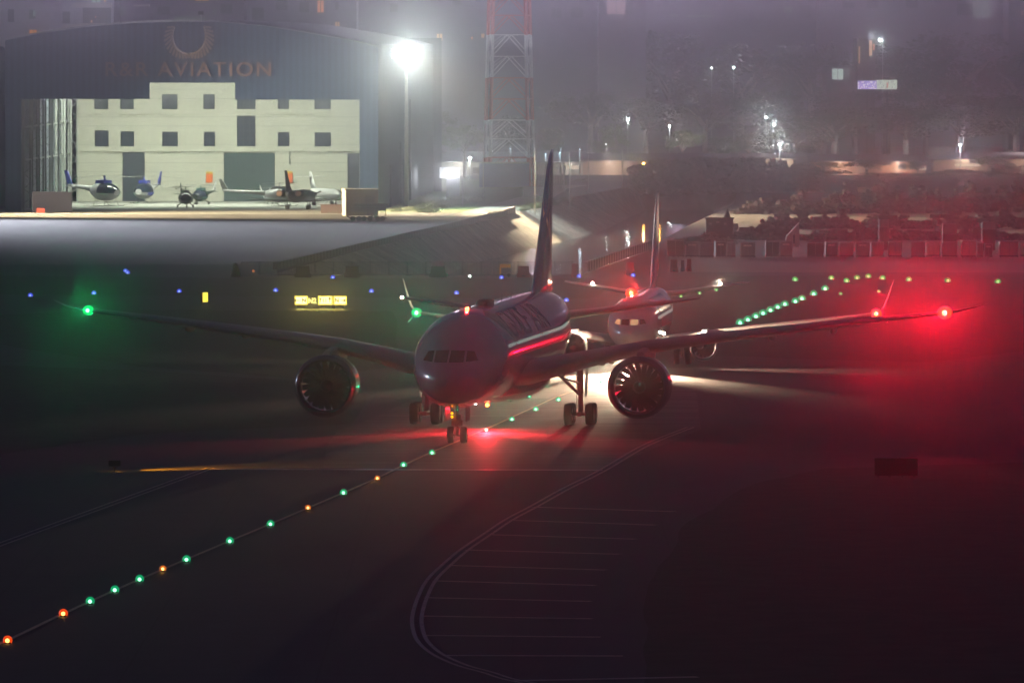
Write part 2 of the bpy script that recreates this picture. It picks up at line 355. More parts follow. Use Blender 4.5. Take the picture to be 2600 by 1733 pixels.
def engine(root,k,v,z,u0,RL,RM,RE,length,paintm,name='engine',blades=20):
    nac=MB(); lathe(nac,[(u0+.30*k,RL*1.075),(u0+.55*k,RL*1.12),(u0+1.0*k,RM*.985),(u0+1.9*k,RM),(u0+3.2*k,RM*.97),(u0+4.4*k,RM*.90),(u0+length,RE),(u0+length,RE-.03),(u0+4*k,RE-.02),(u0+2.2*k,RL*.92),(u0+1.2*k,RL*.885),(u0+.55*k,RL*.875)],v,z)
    e=nac.build('engine_nacelle',paintm,root)
    lip=MB(); lathe(lip,[(u0+.30*k,RL*1.075),(u0+.16*k,RL*1.05),(u0+.06*k,RL*1.015),(u0,RL*.985),(u0+.03*k,RL*.955),(u0+.13*k,RL*.92),(u0+.3*k,RL*.893),(u0+.55*k,RL*.875)],v,z); lip.build('inlet_lip',lipm,e)
    core=MB(); lathe(core,[(u0+1.25*k,.44*k),(u0+1.5*k,.55*k),(u0+2.0*k,.86*k),(u0+3.0*k,1.05*k),(u0+length-.4*k,1.06*k),(u0+length+1.1*k,.75*k),(u0+length+1.1*k,.40*k),(u0+length+2.0*k,.05*k)],v,z,36,True); core.build('core_cowl',fanm,e)
    sp=MB(); lathe(sp,[(u0+.72*k,.02),(u0+.80*k,.12*k),(u0+1.0*k,.28*k),(u0+1.28*k,.44*k)],v,z,28,True); sp.build('spinner',darkm,e)
    fb=MB(); n=blades
    for i in range(n):
        a=2*math.pi*i/n; pts=[]
        for q_ in range(5):
            r=(.40*k)+(RL*.872-.40*k)*q_/4; tw=R(30+32*q_/4); ch=(.62+.22*math.sin(q_/4*math.pi))*k; sw=a+.10*(q_/4)**2
            for sgn in(-1,1):
                du=sgn*ch/2*math.cos(tw); da=sgn*ch/2*math.sin(tw)/max(r,.3)*.55
                pts.append(Vector((v+r*math.cos(sw+da),u0+1.22*k+du,z+r*math.sin(sw+da))))
        fb.add(pts,[(2*j,2*j+1,2*j+3,2*j+2) for j in range(4)],True)
    fb.recalc=False; fb.build('fan',fanm,e)
    og=MB()
    for i in range(34):
        a=2*math.pi*i/34; r0,r1=.60*k,RL*.90
        og.bar((v+r0*math.cos(a),u0+2.2*k,z+r0*math.sin(a)),(v+r1*math.cos(a),u0+2.3*k,z+r1*math.sin(a)),.022,.035)
    og.build('guide_vanes',fanm,e)
    return e
# ---------------------------------------------------------------- the wide-body twin in front
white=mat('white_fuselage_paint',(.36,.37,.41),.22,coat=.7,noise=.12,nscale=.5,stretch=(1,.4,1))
bluef=mat('deep_blue_tail_paint',(.03,.10,.28),.22,coat=.6)
greyw=mat('grey_wing_paint',(.20,.20,.22),.30); nacp=mat('dark_nacelle_paint',(.07,.075,.11),.22,coat=.5)
goldm=mat('gold_emblem_paint',(.62,.44,.20),.3,metal=.3); inkm=mat('dark_lettering_paint',(.05,.06,.12),.35)
HD=math.atan(.108)
A=thing('wide_body_airliner','large dark wide-body airliner taxiing nose-on, blue tail and red glow under its belly','airliner',(-3.95,511.5,0),-HD)
B7=Body([(0,4.02,3.80,.06),(.25,4.42,3.45,.52),(.6,4.72,3.18,.86),(1.2,5.10,2.88,1.30),(2.2,5.60,2.58,1.80),(3.4,6.28,2.36,2.22),(5,6.98,2.18,2.55),(7,7.50,2.08,2.76),(9.5,7.82,2.03,2.87),(13,7.90,2.02,2.885),(40,7.90,2.02,2.885),(46,7.88,2.55,2.72),(52,7.78,3.75,2.22),(58,7.55,5.35,1.32),(61.5,7.30,6.30,.55),(62.6,7.15,6.75,.18)])
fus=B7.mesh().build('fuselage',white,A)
for sgn in(1,-1):
    B7.pane([(sgn*.06,5.04),(sgn*.88,5.05),(sgn*.86,5.70),(sgn*.06,5.74)]).build('cockpit_window',glass,fus)
    B7.pane([(sgn*1.0,5.06),(sgn*1.66,5.12),(sgn*1.38,5.66),(sgn*.98,5.70)]).build('cockpit_window',glass,fus)
    u=9.5
    while u<46:
        cw_=MB(); cw_.recalc=False
        cw_.add([B7.pt(u,sgn*1.255,.01),B7.pt(u+.46,sgn*1.255,.01),B7.pt(u+.46,sgn*1.325,.01),B7.pt(u,sgn*1.325,.01)],[(0,1,2,3)] if sgn>0 else [(3,2,1,0)]); u+=.80 if not(27.2<u<28.0) else 1.5
        cw_.build('cabin_window',mat('cabin_window_glass',(.02,.02,.02),.1,emit=(.72,1,.90),es=.3),fus)  # window glow stands in for the reflected streak along the fuselage side
    B7.patch(9.0,47,sgn*1.50,sgn*1.56,.008,40,2).build('cheat_line',mat('cheatline_blue',(.04,.05,.22),.3),fus)
    for u in(7.6,17.0,33,44): B7.patch(u,u+.06,sgn*1.15,sgn*1.78,.006,1,6).build('door_seam',darkm,fus)
sk=MB()
B7.patch(8.2,8.9,R(178),R(182),.1,2,2)
# antennas and satellite hump on the crown
hump=MB(); rs=[]
for i in range(11):
    t=i/10; wdt=.56*min(1,(math.sin(math.pi*min(1,max(0,t*1.02)))+.05)**.25); rs.append([Vector((.05+wdt*math.cos(a)*(1 if abs(math.cos(a))<.7 else 1),19.5+2.6*t,7.80+(.46*min(1,(math.sin(math.pi*t)+.1)*3))*max(0,math.sin(a))**.5)) for a in [math.pi*j/12 for j in range(13)]])
hump.rings(rs,close=False,cap0=True,cap1=True); hump.build('antenna_hump',darkm,A)
for u in (12.5,26,30.5,36): 
    an=MB(); an.add([(.0-.02,u,7.86),(.02,u,7.86),(.02,u+.45,7.86),(-.02,u+.45,7.86),(0,u+.3,8.2),(0,u+.5,8.2)],[(0,1,4),(1,2,5,4),(2,3,5),(3,0,4,5)]); an.build('blade_antenna',darkm,A)
# billboard title along the side and the tail emblem
def side_text(txt,size,uc,phic,sx):
    me=text_mesh(txt,size,0,sx,.01)
    bm=bmesh.new(); bm.from_mesh(me)
    ys=[v.co.y for v in bm.verts]; y=min(ys)+.12
    while y<max(ys): bmesh.ops.bisect_plane(bm,geom=bm.verts[:]+bm.edges[:]+bm.faces[:],plane_co=(0,y,0),plane_no=(0,1,0)); y+=.12
    for v in bm.verts: a,b_=v.co.x,v.co.y; v.co=B7.pt(uc+a,phic-b_/2.95,.014)
    bm.to_mesh(me); bm.free(); me.name='airline_title'; o=bpy.data.objects.new('airline_title',me); COL.objects.link(o); me.materials.append(inkm); o.parent=fus; return o
side_text('GULF AIR',3.0,24.0,R(50),1.75)
sw=MB(); sw.recalc=False
for k in range(4):
    sw.rings([[B7.pt(10.2+k*.9+3.2*t*t+ (0.45 if j else 0),R(24+52*t-k*3),.013) for j in(0,1)] for t in [i/12 for i in range(13)]],close=False)
sw.build('falcon_feathers',mat('faded_bronze_paint',(.30,.25,.24),.3),fus)
# wings
WR=[(2.2,17.6,33.6,3.45,1.75),(3.4,18.6,33.4,3.75,1.55),(6.5,21.2,33.4,4.45,1.15),(9.73,23.6,33.7,5.08,.92),(14,26.6,34.9,5.62,.72),(19,30.1,36.4,6.15,.55),(24,33.7,37.9,6.62,.40),(27.2,36.0,38.9,6.92,.30),(28.4,37.3,39.4,7.06,.2),(29.4,38.8,40.1,7.25,.12),(30.1,40.3,40.7,7.45,.04)]
for secs in(WR,mir(WR)):
    w=wing_mesh(secs).build('wing',greyw,A)
    sg=1 if secs is WR else -1
    for v,u in((6.2,33.6),(12.3,34.6),(16.8,35.9),(20.6,37.0)):
        z=interp([(s_[0],s_[3]) for s_ in WR],v)[0]-.42; f=MB(); rs=[]
        for i in range(9):
            t=i/8; r=.25*math.sin(math.pi*min(.98,t*.95+.02))**.6+.01; rs.append([Vector((sg*v+r*.8*math.cos(a),u-3.2+4.2*t,z-.1*t+r*math.sin(a))) for a in [2*math.pi*j/10 for j in range(10)]])
        f.rings(rs,cap0=True,cap1=True); f.build('flap_fairing',greyw,w)
# wing-body fairing
fb=MB(); rs=[]
for i in range(25):
    t=i/24; u=15.5+22.5*t; s_=math.sin(math.pi*t)**.45 if 0<t<1 else 0.02
    rs.append([Vector((3.32*s_*math.cos(a),u,2.95+ (1.28*s_)*math.sin(a))) for a in [2*math.pi*j/40 for j in range(40)]])
fb.rings(rs).build('belly_fairing',white,A)
SB=[(.6,53.5,60.5,5.95,.75),(3,55.2,60.9,6.25,.55),(9.6,59.6,62.2,7.05,.22),(9.95,60.4,62.3,7.1,.06)]
for secs in(SB,mir(SB)): wing_mesh(secs).build('tailplane',greyw,A)
def fin_mesh(rows,uoff=0):
    return MB().rings([foil(u0,u1,t,lambda u,w,z=z: Vector((w,u,z))) for z,u0,u1,t in rows],cap0=True,cap1=True)
FR=[(7.2,48.5,61.2,1.0),(8.2,51.0,61.3,.95),(10,53.0,61.5,.82),(13,56.1,61.9,.6),(15.6,58.9,62.3,.4),(16.5,60.1,62.5,.28),(16.95,61.2,62.6,.08)]
fin=fin_mesh(FR).build('tail_fin',bluef,A)
em=MB(); em.recalc=False
def finp(u,z,sg=1,off=.01):
    u0,u1,t=interp([(r[0],r[1],r[2],r[3]) for r in FR],z); x=(u-u0)/(u1-u0); xs=[a[0] for a in AF]; y=np.interp(x,xs,[a[1] for a in AF]); return Vector((sg*(t/2*(y if sg>0 else y*.85)+off),u,z))
for k,(z0,z1,du,w_) in enumerate([(10.6,13.8,0,.9),(10.1,12.9,1.1,.7),(9.7,12.0,2.1,.55)]):
    em.rings([[finp(57.2+du-1.6*math.sin(t*2.4)+(w_*(1-t)+.1 if j else 0),z0+(z1-z0)*t) for j in(0,1)] for t in [i/10 for i in range(11)]],close=False)
em.build('gold_bird_emblem',goldm,fin)
for sg in(1,-1):
    e=engine(A,1,sg*9.73,2.86,18.6,1.72,1.93,1.58,5.6,nacp)
    py=MB(); py.rings([[Vector((sg*9.73+x*.26,u,z)) for x,z in((-1,zt-.12),(-.6,zt),(.6,zt),(1,zt-.12),(1,zb),(-1,zb))] for u,zt,zb in((19.5,4.72,4.5),(20.3,5.0,4.4),(22,5.1,4.2),(24.5,5.2,4.1),(28,4.9,4.3))],cap0=True,cap1=True,smooth=False); py.build('engine_pylon',greyw,A)
    st=MB(); a=R(52); st.add([(sg*9.73-sg*1.86*math.sin(a),20.0,2.86+1.86*math.cos(a)),(sg*9.73-sg*1.86*math.sin(a),21.4,2.86+1.86*math.cos(a)),(sg*9.73-sg*2.35*math.sin(a*1.05),21.4,2.86+2.35*math.cos(a*1.05)),(sg*9.73-sg*2.25*math.sin(a*1.05),20.7,2.86+2.25*math.cos(a*1.05))],[(0,1,2,3),(3,2,1,0)]); st.recalc=False; st.build('nacelle_strake',darkm,e)
# landing gear
ng=MB(); ng.tube((0,6.0,2.5),(0,6.0,.5),.13,.11,12); ng.tube((0,6.0,1.3),(0,5.2,2.5),.06); ng.tube((-.36,6,.5),(.36,6,.5),.08); ng.box(-.34,.34,5.82,6.15,1.05,1.40); ng.box(-.22,.22,5.86,6.1,1.4,1.75)
ngo=ng.build('nose_gear_strut',strutm,A)
for sg in(1,-1):
    t_,r_=MB(),MB(); wheel(t_,r_,(sg*.40,6.0,.51),.51,.37); to=t_.build('nose_wheel',tyre,A); r_.build('wheel_rim',rimm,to)
    d=MB(); d.box(sg*.62-.02,sg*.62+.02,5.0,7.4,1.35,2.2); d.build('gear_door',white,A)
for col,x,z in(((.0,1,.45),-.02,2.02),((1,.35,.0),-.28,1.82),((1,.35,.0),-.28,1.60)):
    m_=MB(); m_.sphere((x,5.72,z),.075); m_.build('gear_indicator_lamp',emis('indicator_%d%d'%(col[0]*9,col[1]*9),col,4),ngo)
for sg in(1,-1):
    mg=MB(); mg.tube((sg*4.9,31.6,4.3),(sg*4.9,31.6,2.0),.20,.20,14); mg.tube((sg*4.9,31.6,2.1),(sg*4.9,31.6,.72),.14,.14,14)
    mg.tube((sg*4.9,31.3,1.9),(sg*3.2,30.5,3.6),.10); mg.tube((sg*4.9,31.9,1.8),(sg*3.0,33.0,3.4),.09); mg.tube((sg*4.9,31.4,2.6),(sg*3.9,31,2.95),.05); mg.tube((sg*3.9,31,2.95),(sg*4.1,31,3.8),.05)
    mg.bar((sg*4.9,30.7,.68),(sg*4.9,32.5,.68),.26,.26); mg.tube((sg*4.9-.95,30.9,.68),(sg*4.9+.95,30.9,.68),.09); mg.tube((sg*4.9-.95,32.35,.68),(sg*4.9+.95,32.35,.68),.09)
    mg.tube((sg*4.9+.16,31.4,.9),(sg*4.9+.16,31.3,2.0),.05); mg.tube((sg*4.9-.2,31.45,1.2),(sg*4.9-.24,31.4,3.6),.03)
    mg.build('main_gear_strut',strutm,A)
    d=MB(); d.add([(sg*5.35,30.6,3.9),(sg*5.35,32.8,3.9),(sg*5.22,32.6,1.75),(sg*5.22,30.9,1.75)],[(0,1,2,3),(3,2,1,0)]); d.recalc=False; d.build('gear_door',white,A)
    for u in(30.9,32.35):
        for dx in(-.68,.68):
            t_,r_=MB(),MB(); wheel(t_,r_,(sg*4.9+dx,u,.68),.68,.53); to=t_.build('main_wheel',tyre,A); r_.build('wheel_rim',rimm,to)
# lamps the aircraft carries
rhalo=emis('red_halo_ball',(1,.05,.01),2.4); ghalo=emis('green_halo_ball',(.0,.75,.16),.8); redm=emis('red_lamp_glass',(1,.12,.02),30); redhot=emis('red_nav_glass',(1,.45,.10),6); grnhot=emis('green_nav_glass',(.35,1,.55),5); warmhot=emis('warm_lamp_glass',(1,.80,.58),60)
def bulb(root,name,loc,r,m):
    o=MB().sphere(loc,r).build(name,m,root)
    if m in(redhot,grnhot): MB().sphere((loc[0],loc[1]+r*2.0,loc[2]),r*2.5,16,10,(1.1,1,.95)).build('halo_ball',rhalo if m is redhot else ghalo,o)  # oversized glowing ball imitates the halo around the bulb
    return o
def hx(vx,vy,vz=0,hd=HD): return Matrix.Rotation(hd,3,'Z')@Vector((vx,vy,vz))  # world direction -> local
o=bulb(A,'red_navigation_light',(27.65,35.75,6.98),.17,redhot); lamp('SPOT','red_navigation_lamp',(27.65,35.4,7.0),(1,.0,.025),4300,A,hx(-.045,-1,.12),34,.4,.12)
o=bulb(A,'green_navigation_light',(-27.2,35.75,6.95),.13,grnhot); lamp('SPOT','green_navigation_lamp',(-27.2,35.4,6.95),(.0,1,.24),360,A,hx(.05,-1,.14),32,.4,.12)
bulb(A,'upper_beacon',(.05,11.0,7.93),.11,redm); lamp('POINT','upper_beacon_lamp',(.05,10.9,8.16),(1,.02,.02),110,A,r=.08)
bulb(A,'lower_beacon',(0,22.5,1.60),.12,redm); lamp('SPOT','lower_beacon_down',(0,22.3,1.42),(1,.015,.03),5000,A,Vector((0,0,-1)),168,.15,.3); [lamp('SPOT','lower_beacon_sweep',(0,22.0,1.42),(1,.015,.03),24000 if dx else 4000,A,Vector((dx,-1,-.27)),40,.8,.3) for dx in(-.62,0,.62)]; lamp('POINT','lower_beacon_lamp',(0,22.3,1.42),(1,.015,.03),650,A,r=.12)
bulb(A,'tailplane_light',(-9.9,60.2,7.1),.09,warmhot)
# ---------------------------------------------------------------- the narrow-body twin behind
HD2=math.atan(.072)
B=thing('narrow_body_airliner','smaller white narrow-body airliner following behind with lit wings and a red beacon on its roof','airliner',(8.45,622.0,0),-HD2)
w2=mat('bright_white_paint',(.72,.70,.68),.24,coat=.5)
b3=Body([(0,2.98,2.82,.05),(.25,3.28,2.52,.42),(.7,3.55,2.25,.76),(1.4,3.86,1.98,1.10),(2.3,4.42,1.78,1.42),(3.3,4.95,1.64,1.66),(5,5.30,1.54,1.84),(7.5,5.46,1.48,1.88),(24,5.46,1.48,1.88),(29,5.44,2.15,1.68),(34,5.36,3.4,1.1),(37.5,5.1,4.35,.5),(38.4,4.95,4.6,.2)])
f2=b3.mesh(44).build('fuselage',w2,B)
lit=mat('lit_cockpit_glass',(.02,.02,.02),.1,emit=(1,.66,.32),es=.55)
for sgn in(1,-1):
    b3.pane([(sgn*.05,3.55),(sgn*.62,3.56),(sgn*.60,3.93),(sgn*.05,3.96)]).build('cockpit_window',lit if sgn>0 else glass,f2)
    b3.pane([(sgn*.70,3.56),(sgn*1.15,3.62),(sgn*.98,3.94),(sgn*.69,3.94)]).build('cockpit_window',lit if sgn<0 else glass,f2)
b3.patch(6,30,R(74),R(80),.006,30,2).build('window_row',MATS['cabin_window_glass'],f2)
pt=b3.patch(9,24,R(30),R(100),.006,20,8); pt.build('blue_livery_swoosh',mat('violet_blue_paint',(.05,.06,.25),.25),f2)
W2=[(1.5,11.9,20.6,1.85,.95),(3,13.2,20.6,2.05,.85),(4.83,14.8,20.8,2.3,.7),(9,17.3,21.9,2.82,.5),(14,20.3,23.2,3.35,.36),(16.9,22.0,24.0,3.66,.28),(17.4,22.5,24.2,3.80,.22,-.5),(17.75,22.9,24.6,4.15,.18,-1.1),(18.1,23.6,24.9,5.0,.14,-1.35),(18.5,24.5,25.3,6.2,.06,-1.4)]
wtm=mat('wing_light_grey',(.60,.58,.56),.4)
for secs in(W2,mir(W2)):
    w=wing_mesh(secs).build('wing',wtm,B); sg=1 if secs is W2 else -1
    s_=MB(); s_.rings([foil(u0,u1,t,lambda u,w_,v=v,z=z: Vector((sg*v,u+0,z))) if 0 else [Vector((sg*v-.04,u0,z)),Vector((sg*v+.04,u0,z)),Vector((sg*v+.03,u1,z)),Vector((sg*v-.03,u1,z))] for v,u0,u1,z,t in((17.4,22.8,24.3,3.72,.1),(18.05,24.0,24.9,2.95,.05))],cap0=True,cap1=True,smooth=False); s_.build('lower_winglet',wtm,w)
    for v,u in((4.2,20.6),(8.6,21.8),(12.2,22.8)):
        z=interp([(q_[0],q_[3]) for q_ in W2[:6]],v)[0]-.25; f=MB(); rs=[]
        for i in range(7):
            t=i/6; r=.17*math.sin(math.pi*min(.98,t*.95+.02))**.6+.01; rs.append([Vector((sg*v+r*.8*math.cos(a),u-1.8+2.6*t,z+r*math.sin(a))) for a in [2*math.pi*j/8 for j in range(8)]])
        f.rings(rs,cap0=True,cap1=True); f.build('flap_fairing',wtm,w)
    engine(B,.62,sg*4.83,1.60,11.6,.93,1.04,.80,3.5,w2,blades=16)
    py=MB(); py.box(sg*4.83-.16,sg*4.83+.16,12.6,16.5,2.4,2.78); py.build('engine_pylon',w2,B)
T2=[(.4,33.4,37.4,4.75,.5),(2,34.3,37.6,4.9,.4),(7.1,37.2,38.8,5.65,.15)]
for secs in(T2,mir(T2)): wing_mesh(secs).build('tailplane',wtm,B)
F2=[(5.2,27.5,37.6,.25),(5.9,29.9,37.7,.5),(6.6,31.6,37.8,.62),(8,33.2,38.1,.55),(11,35.6,38.8,.36),(12.3,36.7,39.1,.24),(12.6,37.3,39.1,.1)]
fn2=fin_mesh(F2).build('tail_fin',w2,B)
pr=MB(); pr.recalc=False
def finq(u,z,off=.01):
    u0,u1,t=interp([(r[0],r[1],r[2],r[3]) for r in F2],z); x=(u-u0)/(u1-u0); y=np.interp(x,[a[0] for a in AF],[a[1] for a in AF]); return Vector((t/2*y+off,u,z))
pr.rings([[finq(35.2+(1.9 if j else 0)+ (z-8)*.45,z) for j in(0,1)] for z in(8.6,9.4,10.2,11.0,11.8)],close=False); pr.build('violet_tail_panel',mat('violet_tail_paint',(.10,.09,.38),.3),fn2)
pr=MB(); pr.recalc=False; pr.rings([[finq(35.4+(1.9 if j else 0)+(z-7)*.3,z) for j in(0,1)] for z in(6.8,7.5,8.2)],close=False); pr.build('lime_tail_panel',mat('lime_tail_paint',(.35,.42,.06),.3),fn2)
g2=MB(); g2.tube((0,4.2,1.8),(0,4.2,.34),.09,.08,10); g2.tube((0,4.2,.9),(0,3.4,1.8),.05); g2.build('nose_gear_strut',strutm,B)
for sg in(1,-1):
    t_,r_=MB(),MB(); wheel(t_,r_,(sg*.24,4.2,.34),.34,.2); to=t_.build('nose_wheel',tyre,B); r_.build('wheel_rim',rimm,to)
    m2=MB(); m2.tube((sg*2.86,19.8,2.0),(sg*2.86,19.8,.55),.12,.1,10); m2.tube((sg*2.86,19.8,1.1),(sg*1.6,19.6,1.8),.06); m2.build('main_gear_strut',strutm,B)
    for dx in(-.43,.43):
        t_,r_=MB(),MB(); wheel(t_,r_,(sg*2.86+dx,19.8,.56),.56,.4); to=t_.build('main_wheel',tyre,B); r_.build('wheel_rim',rimm,to)
h2=lambda x,y,z=0: hx(x,y,z,HD2)
bulb(B,'red_navigation_light',(17.25,22.0,3.72),.15,redhot); lamp('SPOT','red_navigation_lamp',(17.3,21.7,3.75),(1,.0,.025),2600,B,h2(-.05,-1,.08),36,.5,.1)
bulb(B,'green_navigation_light',(-17.25,22.0,3.72),.15,grnhot); lamp('SPOT','green_navigation_lamp',(-17.3,21.7,3.75),(.0,1,.35),480,B,h2(.05,-1,.08),36,.5,.1)
bulb(B,'upper_beacon',(-.55,12.5,5.5),.16,redhot); lamp('POINT','upper_beacon_lamp',(-.55,12.3,5.75),(1,.03,.02),600,B,r=.1); lamp('SPOT','upper_beacon_beam',(-.55,12.2,5.75),(1,.02,.02),700,B,h2(0,-1,.02),60,1,.1)
for sg in(1,-1):
    bulb(B,'logo_light',(sg*4.9,36.2,5.55),.11,warmhot); lamp('SPOT','logo_lamp',(sg*4.9,36.1,5.72),WARM,3200,B,Vector((-sg*4.9,.6,4.5)),60,1,.06); lamp('SPOT','logo_glint',(sg*4.9,36.0,5.62),WARM,250,B,h2(0,-1,.05),50,1,.06)
    lamp('SPOT','wing_scan_lamp',(sg*2.05,10.8,3.1),WARM,30000,B,Vector((sg*12,9.3,.5)),62,.8,.06)
    lamp('SPOT','wing_scan_lamp',(sg*1.95,10.8,2.7),WARM,800,B,Vector((sg*3,2.0,-1.0)),80,.8,.06)
bulb(B,'landing_light',(-.02,3.98,1.42),.13,warmhot); 
[lamp('SPOT','taxi_lamp',(-.02,3.7,1.42),(1,.70,.46),e_,B,h2(dx,-1,-.27),29,1,.1) for dx,e_ in((-.42,700000),(-.10,1100000),(.26,700000))]; lamp('SPOT','taxi_far_lamp',(-.02,3.7,1.5),(1,.70,.46),1400000,B,h2(-.12,-1,-.125),17,1,.1); lamp('SPOT','taxi_glint',(-.02,3.6,1.45),(1,.72,.48),140,B,h2(0,-1,.03),30,1,.08)
lamp('SPOT','runway_turnoff_lamp',(2.5,11.4,1.9),(1,.70,.48),22000,B,h2(1.0,-.35,-.06),60,1,.1)
lamp('SPOT','runway_turnoff_lamp',(-2.5,11.4,1.9),(1,.70,.48),14000,B,h2(-1.0,-.35,-.06),60,1,.1)
bulb(B,'landing_light',(1.86,12.4,2.55),.12,warmhot)
# ================================================================ HANGAR
HY=1196.0
navy=stripes('corrugated_navy_cladding',(.020,.055,.13),(.035,.08,.17),0,.9,.55,.5)
def hp(px,py,Y=HY): q_=P(px,py,Y); return (q_.x,q_.z)
hang=thing('aircraft_hangar','huge navy arched hangar with open stepped doorway and raised lettering across its front','hangar',(-44.5,HY,0))
def loc_pts(pts): return [(x+44.5,z) for x,z in pts]
arch=[hp(13,103),hp(110,84),hp(220,69),hp(340,59),hp(465,55),hp(560,57),hp(680,68),hp(800,88),hp(900,106),hp(960,121)]
fa=MB()
opn=[(-68.3,0),(-68.3,15.6),(-50.4,15.6),(-50.4,17.85),(-38.5,17.85),(-38.5,15.5),(-21.2,15.5),(-21.2,0)]
# front built as prisms around the stepped opening
def archz(x):
    for (x0,z0),(x1,z1) in zip(arch,arch[1:]):
        if x0<=x<=x1: return z0+(z1-z0)*(x-x0)/(x1-x0)
    return arch[0][1] if x<arch[0][0] else arch[-1][1]
cuts=[(arch[0][0],-68.3,0),(-68.3,-50.4,15.6),(-50.4,-38.5,17.85),(-38.5,-21.2,15.5),(-21.2,arch[-1][0],0)]
for x0,x1,zb in cuts:
    xs=[x0]+[a[0] for a in arch if x0<a[0]<x1]+[x1]
    fa.prism(loc_pts([(x0,zb)]+[(x,archz(x)) for x in xs]+[(x1,zb)]),0,.7)
fac=fa.build('front_wall',navy,hang)
dx_=lambda y:(y)*7/167
ro=MB(); ro.rings([[Vector((x+44.5+dx_(y),y,archz(x)+.25)) for x in [arch[0][0]+(arch[-1][0]-arch[0][0])*i/24 for i in range(25)]] for y in(-.6,60,150)],close=False)
ro.build('roof',mat('hangar_roof_metal',(.12,.13,.17),.5),hang)
sw_=MB(); y=0.7
n=150
for i in range(n):
    y0=.7+149*i/n; y1=.7+149*(i+.5)/n; y2=.7+149*(i+1)/n; X=arch[-1][0]+44.5
    sw_.add([(X+dx_(y0),y0,0),(X+dx_(y1)+.12,y1,0),(X+dx_(y2),y2,0),(X+dx_(y0),y0,23),(X+dx_(y1)+.12,y1,23),(X+dx_(y2),y2,23)],[(0,1,4,3),(1,2,5,4)])
sw_.build('side_wall',mat('side_wall_cladding',(.07,.09,.115),.55),hang)
for y0,y1,z1 in((26,29,6),(52,54,9),(78,83,15)):
    d=MB(); X=arch[-1][0]+44.5; d.box(X+dx_(y0)+.05,X+dx_(y0)+.42,y0,y1,0,z1); d.build('downpipe',mat('dark_downpipe',(.05,.06,.08),.5),hang)
lw=MB(); X=-70.3+44.5
lw.add([(X,.7,0),(X,150,0),(X,150,23),(X,.7,23)],[(0,1,2,3)]); lw.build('side_wall',MATS['side_wall_cladding'],hang)
bw=MB(); bw.box(X,-11+44.5,149,149.6,0,24); bw.build('back_wall',MATS['side_wall_cladding'],hang)
steel=mat('galvanised_steel',(.40,.42,.40),.5,metal=.2)
for i in range(8):
    y=2+i*9.3; x=-68.2+44.5+i*.42; c_=MB(); c_.box(x,x+.28,y,y+.3,0,20); c_.box(x+1.3,x+1.5,y,y+.25,0,20)
    for k in range(9): z=1+2.1*k; c_.bar((x+.14,y+.15,z),(x+1.4,y+.15,z+1.05),.1,.1); c_.bar((x+1.4,y+.15,z+1.05),(x+.14,y+.15,z+2.1),.1,.1)
    c_.build('truss_column',steel,hang)
for z in(7.1,11.7):
    c_=MB(); c_.bar((-68.0+44.5,2,z),(-64.8+44.5,70,z),.2,.22); c_.build('rail_beam',steel,hang)
inn=MB(); inn.add([(-68.9+44.5,1,0),(-65.6+44.5,70.5,0),(-65.6+44.5,70.5,20),(-68.9+44.5,1,20)],[(0,1,2,3)]); inn.build('inner_wall_cladding',mat('inner_cladding',(.12,.14,.17),.6),hang)
# lettering and winged emblem
me=text_mesh('R&R AVIATION',2.75,.1,1.0,.03,1.18); me.name='sign_lettering'
xa,za=hp(478,178); wds=[v.co.x for v in me.vertices]; k_=23.0/(max(wds)-min(wds))
for v in me.vertices: v.co=Vector((v.co.x*k_+xa+44.5,-.14-v.co.z,v.co.y*1.0+za))
lo_=bpy.data.objects.new('sign_lettering',me); COL.objects.link(lo_); me.materials.append(mat('rusty_letters',(.20,.14,.14),.6)); lo_.parent=fac
em=MB(); xe,ze=hp(480,92)
for sg in(1,-1):
    for k in range(13):
        a=R(-84+9.6*k); cx,cz=2.35*math.cos(a)*sg,2.5*math.sin(a)
        l=.6+.8*math.sin(math.pi*k/15); da=R(-38); ex,ez=cx+sg*l*math.cos(a+da),cz+l*math.sin(a+da)
        em.bar((xe+44.5+cx,-.08,ze+cz),(xe+44.5+ex,-.08,ze+ez),.14,.3)
    em.path([(xe+44.5+sg*2.3*math.cos(R(-88+i*9)),-.1,ze+2.45*math.sin(R(-88+i*9))) for i in range(14)],.13)
em.build('winged_emblem',mat('faded_bronze_paint',(.30,.25,.24),.3),fac)
# neighbour hangar cut by the left edge of the picture
nb=thing('neighbouring_hangar','sliver of a second dark hangar with a bright lamp strip at the far left edge','hangar',(-74,HY-4,0))
q=MB(); q.prism([(-9,0),(1.2,0),(1.2,22.2),(-3,24.0),(-9,25.0)],0,60); q.build('hangar_shell',navy,nb)
q=MB(); q.box(1.25,1.6,-.3,0,3,19.5); q.build('light_strip',emis('cool_strip_lamp',(.5,.8,1),.9),nb)
q=MB(); q.box(-6,1.0,-.5,-.05,22.4,22.75); q.build('roof_lamp',emis('white_strip',(1,1,.95),2.5),nb)
